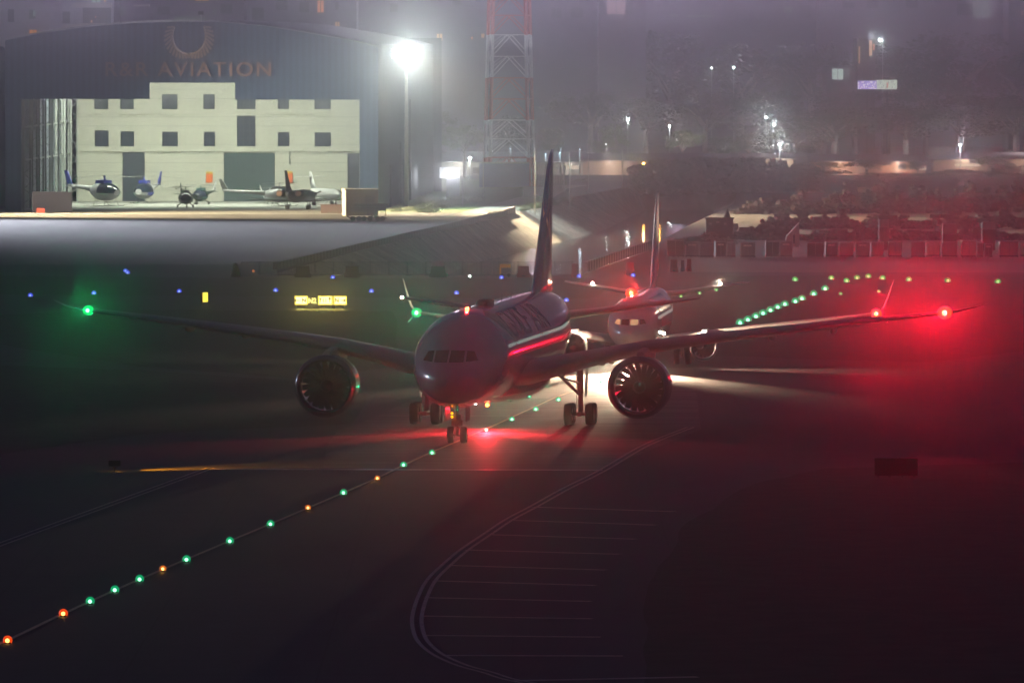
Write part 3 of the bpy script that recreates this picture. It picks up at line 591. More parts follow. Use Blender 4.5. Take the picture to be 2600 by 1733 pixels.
# ---------------------------------------------------------------- office block inside
OY=1267.0
off=thing('office_block','cream three-storey office block standing inside the open navy hangar','office building',(-43.5,OY,0))
cream=mat('cream_cladding',(.62,.61,.52),.7,noise=.04,nscale=.2)
wgl=mat('blue_grey_window',(.045,.06,.08),.25)
q=MB(); q.box(-64.0+43.5,-22.2+43.5,.02,9,0,20.5); q.build('wall',cream,off)
for z,yy in(((277.5,290)),((372,385))):
    z1=P(600,z,OY).z; z0=P(600,yy,OY).z; q=MB(); q.box(-64.0+43.5,-22.1+43.5,-.35,.01,z0,z1); q.build('string_course',cream,off)
for i in range(14):
    z=1.6+1.35*i; q=MB(); q.box(-63.9+43.5,-22.3+43.5,-.012,.015,z,z+.045); q.build('panel_joint',mat('joint_grey',(.30,.30,.27),.8),off) if i not in(6,9) else None
WN=[(240.5,274.5,243,277),(306,339,243,277),(412,450,240,277),(517,544.5,240,277),(602.6,648,250,277),(706,733,250,277),(799,839,250,277),
    (241.6,275.6,332,372),(307,340,334,372),(412.5,451,335,371.5),(518,545.7,335,371.5),(602.6,648,294.5,371.5),(706,734,336,371.5),(799.5,839.5,336.5,371.5)]
frm=mat('window_frame_dark',(.06,.07,.08),.5)
def opening(x0,x1,y0,y1,name,cols,rows,m=wgl):
    a=P(x0,y0,OY); b_=P(x1,y1,OY); X0,X1=a.x+43.5,b_.x+43.5; Z1,Z0=a.z,max(.04,b_.z)
    q=MB(); q.box(X0,X1,-.05,.03,Z0,Z1); w=q.build(name,m,off)
    f=MB()
    for k in range(cols+1): x=X0+(X1-X0)*k/cols; f.box(x-.04,x+.04,-.11,-.05,Z0,Z1)
    for k in range(rows+1): z=Z0+(Z1-Z0)*k/rows; f.box(X0-.04,X1+.04,-.125,-.045,z-.04,z+.04)
    f.build('frame',frm,w); return w
for i,(a,b_,c_,d_) in enumerate(WN): opening(a,b_,c_,d_,'window',3 if b_-a>44 else 2,4 if d_-c_>60 else 1)
opening(312,367,388,512,'doorway',1,4,mat('dark_doorway',(.05,.065,.085),.5))
opening(569,697,389,512,'glazed_door',7,5,mat('green_glass_door',(.10,.14,.14),.15))
opening(883,911,390,512,'doorway',1,3,MATS['dark_doorway'])
q=MB(); q.tube((P(736,385,OY).x+43.5,-.1,P(736,385,OY).z),(P(736,385,OY).x+43.5,-.1,5.5),.06); q.build('downpipe',frm,off)
for i,(x0,x1,y0,y1) in enumerate(((523,540,436,463),(725.5,743,435,465))):
    a=P(x0,y0,OY); b_=P(x1,y1,OY)
    t_=thing('notice_board',('orange notice board with yellow top on the cream wall above the dark green helicopter','orange notice board with yellow top on the cream wall behind the dark jet fin')[i],'notice board',(a.x,OY-.2,b_.z),group='orange notice boards on the office wall')
    q=MB(); q.box(0,b_.x-a.x,0,.06,0,a.z-b_.z-.3); q.build('board',mat('orange_board',(.85,.20,.06),.5),t_)
    q=MB(); q.box(0,b_.x-a.x,0,.06,a.z-b_.z-.3,a.z-b_.z); q.build('header_strip',mat('yellow_board',(.85,.55,.06),.5),t_)
# high-bay lamps under the hangar roof
for i,x in enumerate((-61,-53,-45,-37,-29)):
    t_=thing('high_bay_lamp','%s ceiling lamp from the left hanging inside the open hangar'%ORD(i+1),'ceiling lamp',(x,1236,19.6),group='high bay lamps under the hangar roof')
    q=MB(); q.tube((0,0,0),(0,0,.5),.45,.2,14); q.build('reflector',steel,t_); q=MB(); q.tube((0,0,-.03),(0,0,0),.42,.42,14); q.build('lens',emis('highbay_glow',(.9,1,.85),20),t_)
    lamp('AREA','high_bay_light',(0,0,-.1),(.92,1,.80),6000,t_,Vector((0,.55,-1)),size=5,sy=3)
# ================================================================ FLOODLIGHT MAST
base=G(1032,529); mast=thing('floodlight_mast','tall pale mast with a cluster of blazing white floodlights beside the hangar','floodlight',tuple(base))
H_=P(1032,150,base.y).z
q=MB(); q.tube((0,0,0),(0,0,H_),.34,.2,16); q.build('pole',mat('pale_mast_paint',(.55,.54,.48),.5),mast)
q=MB(); q.box(-1.9,1.9,-.12,.12,H_,H_+.18); q.box(-1.5,1.5,-.12,.12,H_+.9,H_+1.05); q.build('crossbar',steel,mast)
fl=emis('floodlight_lens',(.97,1,.93),12)
for i in range(7):
    x=-1.8+.6*i
    for z in((H_+.35,H_+1.2) if i%2==0 else (H_+.35,)):
        q=MB(); q.box(x-.22,x+.22,-.35,.1,z-.2,z+.2); hd=q.build('lamp_head',darkm,mast); q=MB(); q.box(x-.2,x+.2,-.42,-.36,z-.18,z+.18); q.build('lens',fl,hd)
HZ=H_+.6
lamp('SPOT','flood_near',(0,-.8,HZ),COOL,12500,mast,Vector((.30,-1,-.10)),60,1,.3)
lamp('SPOT','flood_left',(-.8,-.8,HZ),SODIUM,420000,mast,Vector((.1,-1,-1.15)),62,1,.5)
lamp('SPOT','flood_right',(.8,-.8,HZ),COOL,160000,mast,Vector((1,-.1,-1.0)),90,1,.5)
lamp('POINT','flood_spill',(0,-.9,HZ+.2),COOL,900,mast,r=.6)
lamp('SPOT','flood_channel',(.8,-.9,HZ),SODIUM,2000000,mast,Vector((.60,-1,-.40)),46,1,.5)
# unseen second mast outside the left edge, added to light the apron
m2_=thing('floodlight_mast','added unseen floodlight mast well outside the left edge of the apron','floodlight',(-112,1165,0))
q=MB(); q.tube((0,0,0),(0,0,21),.34,.2,16); q.build('pole',MATS['pale_mast_paint'],m2_)
q=MB(); q.box(-1.5,1.5,-.4,-.2,21,21.6); q.build('lens',fl,m2_)
lamp('SPOT','apron_fill_flood',(1,-.8,21.2),SODIUM,3600000,m2_,Vector((1,.12,-.22)),50,1,.5)
lamp('SPOT','yard_fill_flood',(1.5,-1,21.3),(.80,.84,1),2500000,m2_,Vector((.80,-.90,-.24)),62,1,.5)
# ================================================================ LATTICE TOWER
tb=G(1293,474); TW=thing('lattice_tower','tall red and white banded steel lattice tower rising out of the frame','lattice tower',tuple(tb),-R(6.5))
tred=mat('tower_red_paint',(.55,.09,.05),.6); twh=mat('tower_white_paint',(.75,.75,.72),.6)
def tz(py): return max(0,P(1293,py,tb.y).z)
bands=[(477,400,tred),(400,305,twh),(305,198,tred),(198,89,twh),(89,-60,tred)]
top=tz(-60)
def half(z): return 3.62-(3.62-2.95)*z/ (tz(0))
for y0,y1,m_ in bands:
    z0,z1=tz(y0),tz(y1); 
    for sx in(-1,1):
        for sy in(-1,1): q=MB(); q.bar((sx*half(z0),sy*half(z0),z0),(sx*half(z1),sy*half(z1),z1),.42,.42); q.build('leg_section',m_,TW)
    nb_=max(1,round((z1-z0)/3.4)); q=MB()
    for i in range(nb_):
        a=z0+(z1-z0)*i/nb_; b_=z0+(z1-z0)*(i+1)/nb_; ha,hb=half(a),half(b_)
        for s in(-1,1):
            q.bar((-hb,s*hb,b_),(hb,s*hb,b_),.16,.16); q.bar((s*hb,-hb,b_),(s*hb,hb,b_),.16,.16)
            q.bar((-ha,s*ha,a),(0,s*hb,b_),.16,.16); q.bar((ha,s*ha,a),(0,s*hb,b_),.16,.16)
            q.bar((s*ha,-ha,a),(s*hb,0,b_),.12,.12); q.bar((s*ha,ha,a),(s*hb,0,b_),.12,.12)
            q.bar((-half((a+b_)/2)*.98,s*ha,(a+b_)/2),(0-.9,s*hb,b_-.1),.07,.07)
    q.build('bracing',m_,TW)
# ================================================================ BACKGROUND BUILDINGS
def block(px0,px1,Y,h,label,wallc,wins=(),slabs=(),depth=22,top=None,name='apartment_block',panes=True):
    x0=(px0-1300)/F*Y; x1=(px1-1300)/F*Y; cx=(x0+x1)/2
    t_=thing(name,label,'apartment building' if name=='apartment_block' else 'building',(cx,Y,0))
    q=MB(); q.box(x0-cx,x1-cx,.05,depth,0,h); q.build('wall',mat('wall_%s'%('_'.join('%02d'%int(k*99) for k in wallc)),wallc,.85,noise=.12,nscale=.08),t_)
    for (a,b_,c_,d_,kind) in wins:
        A_=P(a,c_,Y); B_=P(b_,d_,Y); q=MB(); q.box(A_.x-cx,B_.x-cx,-.03,.1,B_.z,A_.z)
        mm={'d':mat('unlit_pane',(.03,.03,.045),.3),'w':emis('warm_window',(1,.62,.30),.85),'o':emis('orange_window',(1,.42,.16),.9),'c':emis('cool_window',(.75,1,.85),.7),'p':emis('pink_window',(1,.62,.66),.33),'g':emis('dim_window',(.72,.85,.75),.16)}[kind]
        w=q.build('window',mm,t_)
        if panes and abs(B_.x-A_.x)>.7: f=MB(); mx=(A_.x+B_.x)/2-cx; f.box(mx-.05,mx+.05,-.07,-.03,B_.z,A_.z); f.box(A_.x-cx-.08,B_.x-cx+.08,-.1,-.03,B_.z-.12,B_.z); f.build('frame',frm,w)
    for (a,b_,c_,d_) in slabs:
        A_=P(a,c_,Y); B_=P(b_,d_,Y); q=MB(); q.box(A_.x-cx,B_.x-cx,-1.6,.06,B_.z,A_.z); q.build('balcony',mat('balcony_render',(.42,.40,.37),.8),t_)
    return t_
block(-60,158,1480,46,'pale apartment block at the top left corner with one curtained bright window',(.34,.32,.34),[(20,36,24,55,'d'),(74,91,25,46,'g'),(84.5,90,27,42,'c'),(75,93,76,92,'o'),(20,36,-25,0,'d')])
block(158,290,1470,46,'apartment block with long balconies and small lamps right of the corner block',(.30,.30,.32),[(210,282,20,59,'d'),(233,255,-6,7,'c'),(264,269,-6,6,'w'),(159,178,30,58,'d'),(230,235,52,58,'w'),(241,244,42,45,'o')],[(185,284,7,20),(200,284,60,75),(158,200,62,78)])
block(290,620,1620,50,'long dark apartment block rising behind the middle of the hangar roof',(.15,.13,.17),[(303,319,17,39,'g'),(400,432,18,36,'d'),(443,526,42,52,'g'),(495,530,-6,3,'w'),(540,548,20,40,'g'),(560,590,10,34,'d')],[(340,380,12,17)])
block(620,905,1650,50,'dark apartment block with two orange windows above the hangar roof ridge',(.16,.15,.19),[(806,822,2,32,'o'),(851,862,56,67,'w'),(700,730,-5,25,'d'),(640,670,20,50,'d'),(760,785,5,30,'d'),(851,860,5,25,'d')])
block(905,1250,1720,48,'hazy apartment block behind the floodlight mast with three small warm windows',(.15,.14,.18),[(1109,1123,86,104,'w'),(1196,1201,94,100,'o'),(1222,1230,86,96,'w'),(1150,1170,-4,12,'d'),(990,1010,10,30,'d')])
block(1250,1520,1800,48,'dark apartment block directly behind the lattice tower without lit windows',(.12,.10,.14),[(1400,1425,20,45,'d'),(1450,1480,20,45,'d')])
block(1520,1640,1760,48,'dark block with one big pink lit window at the top edge',(.12,.09,.13),[(1541,1588,-10,37,'p'),(1591,1606,-10,36,'d')])
block(1640,2080,1900,52,'broad unlit block at the top between the pink window and the tree covered hill',(.10,.085,.12),[(1701,1722,36,44,'g'),(1745,1813,38,45,'g'),(1990,2012,18,33,'g'),(2030,2060,15,45,'d')])
block(2080,2560,1880,52,'faint grey apartment block above the trees at the upper right',(.17,.15,.18),[(2430,2470,10,38,'d'),(2470,2515,0,45,'g'),(2200,2230,0,20,'d'),(2300,2330,0,20,'d'),(2140,2170,5,20,'d')])
block(2560,2800,1840,50,'dark block at the top right corner with one small pink window',(.11,.08,.11),[(2593,2599,28,38,'p')])
# added lamps above the frame, out of view, aimed forward to brighten the haze
for i,(x,Y,z) in enumerate(((-75,1495,47),(-28,1630,51),(5,1710,49),(35,1790,49),(72,1885,53),(112,1885,53),(150,1850,51))):
    t_=thing('added_fill_light',['added haze light on the corner block at the far left','added haze light on the long dark block','added haze light on the block behind the mast','added haze light on the block behind the lattice tower','added haze light on the broad unlit block','added haze light on the faint grey block','added haze light on the right corner block'][i],'floodlight',(x,Y,z),group='added rooftop fill lights')
    q=MB(); q.tube((0,0,-4),(0,0,.2),.1,.08); q.build('pole',steel,t_); q=MB(); q.box(-.4,.4,-.2,.2,.1,.6); q.build('lamp_head',darkm,t_)
    lamp('SPOT','haze_fill_lamp',(0,-.4,.3),(.82,.69,1),36000,t_,Vector((0,-1,-.05)),80,1,.3)
for x,Y,z,e,lab in((-45,1245,27.3,560000,'added fill light on the navy hangar roof shining at the blocks'),(45,1512,9,120000,'added fill light on the shed roof shining up at the trees'),(95,1500,9,120000,'added fill light on the orange shed roof shining up at the trees')):
    t_=thing('added_fill_light',lab,'floodlight',(x,Y,z),group='added rooftop fill lights'); q=MB(); q.tube((0,0,-3),(0,0,.2),.1,.08); q.build('pole',steel,t_); q=MB(); q.box(-.4,.4,-.2,.2,.1,.6); q.build('lamp_head',darkm,t_)
    lamp('SPOT','back_fill_lamp',(0,.5,.4),(.9,.92,1),e,t_,Vector((0,1,.06)),110,1,.3)  # added unseen lamps that brighten the blocks and the hill trees
# long low terminal sheds
LY=1505.0
def shed(px0,px1,ytop,yb,label,wallc,roofc,Y=LY,wins=(),eave=14,lit_=700):
    x0=(px0-1300)/F*Y; x1=(px1-1300)/F*Y; cx=(x0+x1)/2; t_=thing('long_shed',label,'shed',(cx,Y,0)); zt=P(1300,ytop,Y).z
    q=MB(); q.box(x0-cx,x1-cx,0,9,0,zt); q.build('wall',mat('shed_wall_%d'%int(wallc[0]*100+wallc[1]*9),wallc,.8,noise=.15,nscale=.3),t_)
    zr=P(1300,ytop-eave,Y).z; q=MB(); q.add([(x0-cx-.5,-1.4,zt-.1),(x1-cx+.5,-1.4,zt-.1),(x1-cx+.5,10,zr),(x0-cx-.5,10,zr),(x0-cx-.5,-1.4,zt+.1),(x1-cx+.5,-1.4,zt+.1),(x1-cx+.5,10,zr+.2),(x0-cx-.5,10,zr+.2)],[(0,1,2,3),(4,7,6,5),(0,4,5,1),(1,5,6,2),(2,6,7,3),(3,7,4,0)]); q.build('roof',mat('shed_roof_%d'%int(roofc[0]*100),roofc,.7),t_)
    n=max(2,int((x1-x0)/8))
    for i in range(n):
        x=x0-cx+(x1-x0)*(i+.5)/n; q=MB(); q.box(x-.15,x+.15,-1.3,-1.1,zt-.28,zt-.16); q.build('added_eave_lamp',steel,t_); lamp('POINT','wall_fill_light',(x,-2.4,zt-.5),(1,.84,.66),lit_,t_,r=.1)  # unseen lamps added under the eaves to brighten the shed walls
    for a,b_,c_,d_,k in wins:
        A_=P(a,c_,Y); B_=P(b_,d_,Y); q=MB(); q.box(A_.x-cx,B_.x-cx,-.05,.05,B_.z,A_.z); q.build('window',{'d':MATS['unlit_pane'],'w':emis('shed_window_glow',(1,.86,.66),.8)}[k],t_)
    return t_
shed(1480,1900,408,440,'long low pinkish shed behind the rock mound left of the street lamp',(.34,.24,.19),(.08,.07,.09),wins=[(1775,1800,418,430,'d'),(1700,1720,418,430,'d'),(1840,1860,418,430,'d'),(1640,1665,420,432,'w')])
shed(1885,2015,404,440,'low shed under the tall street lamp with a lit canopy and white awning',(.40,.33,.26),(.22,.20,.17),Y=1496,wins=[(1895,1925,425,433,'w'),(1935,1955,426,432,'w'),(1960,2010,430,434,'w')],eave=10)
shed(2060,2350,410,445,'low orange brick shed in the dark trees on the right',(.40,.20,.12),(.07,.05,.06),wins=[(2310,2345,412,430,'d'),(2333,2352,420,432,'w'),(2280,2300,415,430,'d')])
shed(2370,2700,405,445,'low shed at the right edge with a bright strip window beneath a street lamp',(.38,.26,.20),(.16,.12,.12),wins=[(2424,2490,416,422,'w'),(2460,2485,406,414,'d')])
shed(1110,1480,412,470,'hazy long shed behind the lattice tower with cool lamps under its eaves',(.30,.31,.30),(.20,.21,.22),wins=[(1200,1250,425,440,'d'),(1440,1470,420,430,'w')],eave=22)
# ================================================================ STREET LAMPS AND DISTANT LAMPS
def street_lamp(px,py,Y,label,col,e,poleto=True,r=.22,es=60,cat='street lamp',arm=0):
    q_=P(px,py,Y); t_=thing('street_lamp',label,cat,(q_.x,Y,0),group='distant street lamps')
    m=MB(); m.tube((arm,0,0),(arm,0,q_.z),.09,.06,8); 
    if arm: m.tube((arm,0,q_.z-.1),(0,0,q_.z+.05),.04)
    m.build('pole',steel,t_)
    m=MB(); m.box(-.25,.25,-.18,.18,q_.z+.08,q_.z+.2); m.build('lamp_housing',darkm,t_)
    m=MB(); m.sphere((0,0,q_.z),r,12,8,(1.1,1,.8)); m.build('lamp_globe',emis('globe_%02d_%02d_%02d'%tuple(int(k*99) for k in col),col,es),t_)
    lamp('POINT','street_light',(0,-.4,q_.z+.05),col,e*.25,t_,r=.2); return t_
cw=(.82,1,.96); bw_=(.72,.80,1); org=(1,.42,.06)
street_lamp(1980,366,1488,'tall white street lamp over the lit canopy right of the orange lamps',(.85,.9,1),5200)
street_lamp(2438,368,1488,'bluish white street lamp above the strip window near the right edge',(.80,.85,1),4200)
street_lamp(1634,415,1470,'left one of two small orange lamps above the rock mound',org,900,r=.2)
street_lamp(1674,416,1470,'right one of two small orange lamps above the rock mound',org,900,r=.2)
street_lamp(1634,426,1468,'small white lamp right under the left orange lamp',cw,300,r=.15)
street_lamp(1594,304,1580,'white lamp above the pale tree trunk right of the jet fin',cw,3600)
street_lamp(1540,367,1520,'lamp glowing in the bright green tree right of the jet fin',cw,2500,r=.2)
street_lamp(1700,320,1560,'small lamp at the tip of a slanting yellow green branch',cw,1600,r=.17)
street_lamp(1945,298,1590,'upper left one of the pair of white lamps in the dark trees',cw,2200,r=.2)
street_lamp(1965,316,1585,'lower right one of the pair of white lamps in the dark trees',cw,2600,r=.2)
street_lamp(1193,401,1450,'brightest lamp behind the left leg of the lattice tower',cw,5200,r=.27)
street_lamp(1248,384,1450,'lamp seen between the legs of the lattice tower',cw,3000,r=.22)
street_lamp(1241,307,1500,'small greenish lamp high between the tower legs',(.7,1,.6),300,r=.1)
street_lamp(2235,102,1700,'highest white lamp on the dark hillside at the upper right',cw,2600,r=.26,arm=.5)
street_lamp(1863,171,1700,'oval white lamp alone in the dark upper right middle',cw,900,r=.2)
street_lamp(1807,173,1700,'thin white lamp left of the oval one in the dark',cw,300,r=.09)
for i,(x,y) in enumerate(((1296,378),(1385,392),(1422,388),(1472,380))):
    street_lamp(x,y,1498,'%s cool eave lamp from the left on the hazy shed behind the tower'%ORD(i+1),(.6,.85,1),600,r=.07,es=12)
# lit hoarding, tall lit slots and lit window on the hillside
hb=P(2227,215,1640); t_=thing('hillside_billboard','glowing violet and white billboard strip on the dark hillside','billboard',(hb.x,1640,0))
a=P(2178,205,1640); b_=P(2226,227,1640); c_=P(2278,203,1640)
q=MB(); q.box(a.x-hb.x,b_.x-hb.x,0,.2,b_.z,a.z); q.build('violet_panel',emis('violet_screen',(.55,.40,1),.9),t_)
q=MB(); q.box(b_.x-hb.x,c_.x-hb.x,0,.2,b_.z,c_.z); q.build('white_panel',emis('white_screen',(.85,1,.8),.85),t_)
rg=random.Random(5)
for pn,x0,x1 in(('violet_dots',a.x,b_.x),('dark_figures',b_.x,c_.x)):
    q=MB()
    for i in range(34 if pn[0]=='v' else 20):
        x=rg.uniform(x0+.1,x1-.2)-hb.x; z=rg.uniform(b_.z+.1,a.z-.2)
        q.tube((x,-.04,z),(x,-.01,z),.09,.09,8) if pn[0]=='v' else q.bar((x,-.03,z-.1),(x+rg.uniform(-.3,.3),-.03,z+.3),.05,.06)
    q.build(pn,emis('screen_dot',(1,.9,1),2.2) if pn[0]=='v' else mat('screen_dark',(.1,.12,.12),.6),t_)
q=MB(); q.box(-2,-1.8,.05,.25,0,hb.z-.5); q.box(1.8,2,.05,.25,0,hb.z-.5); q.build('post',darkm,t_)
q=MB(); x=P(2251,216,1640).x-hb.x; q.box(x,x+.3,-.05,-.02,b_.z+.3,a.z-.4); q.build('red_mark',emis('red_mark_glow',(1,.25,.15),.7),t_)
block(2098,2172,1690,P(2130,168,1690).z,'small hillside house with one big pale lit window left of the billboard',(.10,.09,.09),[(2113,2141,175,202,'c'),(2142,2158,175,202,'g')],name='hillside_house')
block(2176,2222,1700,P(2200,98,1700).z,'narrow hillside house showing tall yellow lit stair slots',(.11,.09,.08),[(2180,2184,118,162,'w'),(2207,2214,103,142,'w'),(2216,2221,112,128,'o')],name='hillside_house',panes=False)
# ================================================================ TREES
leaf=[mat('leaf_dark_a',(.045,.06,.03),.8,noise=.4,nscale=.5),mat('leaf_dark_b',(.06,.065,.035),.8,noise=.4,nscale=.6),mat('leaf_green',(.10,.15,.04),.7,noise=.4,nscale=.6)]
barkm=mat('pale_bark',(.22,.19,.16),.85,noise=.3,nscale=1)
def crown(seed,n=2400,clumps=26,flat=.8):
    rg=random.Random(seed); m=MB(); m.recalc=False; cl_=[]
    for i in range(clumps):
        th=rg.uniform(0,6.283); r=rg.random()**.5*.82; z=rg.uniform(-.55,.85); k=math.sqrt(max(.05,1-z*z*.8)); cl_.append((Vector((r*k*math.cos(th),r*k*math.sin(th),z*flat)),rg.uniform(.16,.34)))
    for i in range(n):
        c_,rr=rg.choice(cl_); d=Vector((rg.gauss(0,1),rg.gauss(0,1),rg.gauss(0,.8))).normalized()*rr*rg.random()**.35; p=c_+d
        u=Vector((rg.gauss(0,1),rg.gauss(0,1),rg.gauss(0,1))).normalized(); w=u.orthogonal().normalized(); s_=rg.uniform(.018,.05)
        m.add([p-u*s_-w*s_*.5,p+u*s_-w*s_*.5,p+u*s_*.7+w*s_*.6,p-u*s_*.7+w*s_*.6],[(0,1,2,3)])
    return m
def tree_proto(seed,lm,flat=.8):
    t_=thing('tree','','tree'); cr=crown(seed,flat=flat).build('crown',lm,t_); rg=random.Random(seed+9); tr=MB()
    tr.tube((0,0,-1.9),(0,0,-.4),.07,.045,8)
    for i in range(7):
        a=rg.uniform(0,6.28); p=Vector((0,0,-.75+.07*i)); e=Vector((.55*math.cos(a),.55*math.sin(a),rg.uniform(.0,.5))); mid=(p+e)/2+Vector((0,0,.1)); tr.tube(p,mid,.03,.02,6); tr.tube(mid,e,.02,.007,6)
    tr.build('trunk',barkm,t_); return t_
protos=[tree_proto(3,leaf[0]),tree_proto(11,leaf[1],.95),tree_proto(23,leaf[2],.7)]
usedp=[False]*3
def place_tree(px,ytop,ybase,Y,wpx,k,label,rot=0,group='trees behind the airfield'):
    if usedp[k]: t_=copy_tree(protos[k])
    else: t_=protos[k]; usedp[k]=True
    top=P(px,ytop,Y); w=wpx/F*Y/2; h=top.z; cz=h-h*.30; sc=max(.1,h/2.75)
    t_.location=(top.x,Y,h*1.9/2.75); t_.scale=(w*1.05,w*.9,sc); t_.rotation_euler=(0,0,rot); t_['label']=label; t_['group']=group
    for ch in t_.children: pass
    return t_
TR=[ # px, ytop, Y, width px, kind, label
(2120,272,1560,330,0,'big round dark tree left of centre in the right hand wood'),(2300,262,1570,300,0,'big dark tree below the billboard'),(2010,330,1530,190,1,'bushy dark tree right of the lamp pair'),
(2440,250,1600,330,1,'broad dark tree above the right street lamp'),(2580,240,1580,300,0,'dark tree cut by the right edge at mid height'),(2250,110,1740,360,0,'tall hill tree behind the highest lamp'),
(2440,95,1760,380,1,'tall round hill tree at the upper right'),(2600,130,1770,300,0,'tall hill tree at the far right edge'),(2060,120,1780,330,1,'tall hill tree left of the lit stair slots'),
(1880,110,1800,340,0,'dark hill tree behind the oval lamp'),(1700,95,1820,330,1,'dark hill tree below the broad unlit block'),(1560,120,1830,300,0,'dark tree below the pink window block'),
(2350,170,1700,260,0,'hill tree right of the billboard'),(2170,235,1690,230,1,'hill tree under the lit hillside house'),(1960,230,1680,260,0,'tree mass left of the hillside house'),
(1790,240,1660,250,1,'dark tree under the oval lamp'),(1640,250,1650,230,0,'dark tree above the small lamp with the branch'),(1500,230,1660,240,0,'dark tree right of the lattice tower'),
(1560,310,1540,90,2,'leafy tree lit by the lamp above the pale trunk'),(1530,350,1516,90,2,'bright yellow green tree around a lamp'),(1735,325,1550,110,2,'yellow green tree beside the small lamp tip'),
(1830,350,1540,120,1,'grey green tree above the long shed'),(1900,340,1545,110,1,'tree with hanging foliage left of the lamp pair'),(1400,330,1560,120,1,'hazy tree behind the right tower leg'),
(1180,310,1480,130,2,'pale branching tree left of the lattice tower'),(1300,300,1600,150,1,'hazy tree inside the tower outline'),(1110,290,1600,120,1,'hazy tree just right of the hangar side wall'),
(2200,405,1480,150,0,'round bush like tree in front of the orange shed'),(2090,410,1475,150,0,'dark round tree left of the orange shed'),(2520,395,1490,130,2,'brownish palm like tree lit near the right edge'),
(2330,408,1478,90,0,'small conical tree before the orange shed'),(2440,430,1400,260,0,'dark thicket tree above the right cargo containers'),(2580,420,1390,240,1,'dark thicket tree at the right edge'),
(2250,440,1390,240,1,'dark thicket tree above the middle cargo containers'),(2080,430,1420,200,0,'dark thicket tree behind the white tent'),(1960,425,1440,150,1,'thicket tree at the right end of the rock mound'),
(1480,455,1430,60,2,'small shrub like tree at the channel head')]
for i,(px,yt,Y,w,k,lab) in enumerate(TR): place_tree(px,yt,0,Y,w,k,lab,rot=i*1.7)
def bush_proto():
    rg=random.Random(77); m=MB(); m.recalc=False
    for i in range(1500):
        p=Vector((rg.gauss(0,.38),rg.gauss(0,.38),abs(rg.gauss(0,.42)))); u=Vector((rg.gauss(0,1),rg.gauss(0,1),rg.gauss(0,1.6))).normalized(); w=u.orthogonal().normalized(); s_=rg.uniform(.04,.11)
        m.add([p-w*s_*.3,p+w*s_*.3,p+u*s_*1.7],[(0,1,2)])
    t_=thing('shrub','','shrub'); m.build('foliage',leaf[2],t_); s=MB()
    for i in range(6): a=i; s.tube((0,0,0),(.3*math.cos(a),.3*math.sin(a),.5),.03,.01,5)
    s.build('stem',barkm,t_); return t_
bp=bush_proto(); first=True
BU=[(1085,540,420,16,'dense green shrub at the foot of the mast'),(1040,536,60,8,'low green shrub left of the mast foot'),(1120,528,70,14,'tall layered shrub right of the mast'),(1160,520,60,16,'shrub before the bright white box'),(1205,512,55,10,'shrub left of the tower foot'),(1330,535,50,10,'reed clump by the path end'),(1365,528,50,10,'second reed clump along the path edge'),(1400,520,45,10,'third reed clump along the path edge'),(1435,510,45,9,'fourth reed clump along the path edge'),(1010,538,50,6,'small green shrub beside the equipment cart')]
for i,(px,py,w,h,lab) in enumerate(BU):
    t_=bp if first else copy_tree(bp); first=False; q_=G(px,py); t_.location=q_; s_=min(w,70)/F*q_.y/2; t_.scale=(s_*1.2,s_,h*1.6/18/1.0); t_.rotation_euler=(0,0,i*2.1); t_['label']=lab; t_['group']='shrubs around the mast and path'
# rock mound behind the channel
rk=mat('rubble_rock',(.20,.175,.15),.9,noise=.5,nscale=.9)
def rock(mb,c,r,rg):
    n,m_=9,6; rs=[]
    for k in range(m_+1):
        a=math.pi*k/m_; rs.append([Vector(c)+Vector((r*math.sin(a)*math.cos(6.283*i/n),r*math.sin(a)*math.sin(6.283*i/n),r*.8*math.cos(a)))*rg.uniform(.72,1.12) for i in range(n)])
    mb.rings(rs,smooth=False)
rg=random.Random(8); q=MB(); q.recalc=False
for i in range(900):
    px=rg.uniform(1600,2080); t=rg.random(); Y=rg.uniform(1335,1440); z=max(0,(Y-1335)/105*3.6*(1-abs((px-1830)/300)**3)); x=(px-1300)/F*Y; rock(q,(x,Y,z+.1),rg.uniform(.25,.95),rg)
tag(q.build('rubble_mound',rk),kind='stuff')
# utility poles
for i,(px,yt,yb) in enumerate(((1175,410,525),(1227,400,505),(1359,385,545),(1447,390,525),(1494,395,520),(1580,380,490))):
    b_=G(px,yb); h=P(px,yt,b_.y).z; t_=thing('slender_pole',['first slender pole right of the bright white box','slender pole in front of the left tower leg','slender pole left of the jet fin','slender pole just right of the jet fin','second slender pole right of the jet fin','slender pole below the green lit tree'][i],'pole',tuple(b_),group='slender poles by the channel')
    q=MB(); q.tube((0,0,0),(0,0,h),.07,.05,8); q.build('shaft',steel,t_); q=MB(); q.sphere((0,0,h),.09,8,6); q.build('cap',steel,t_)
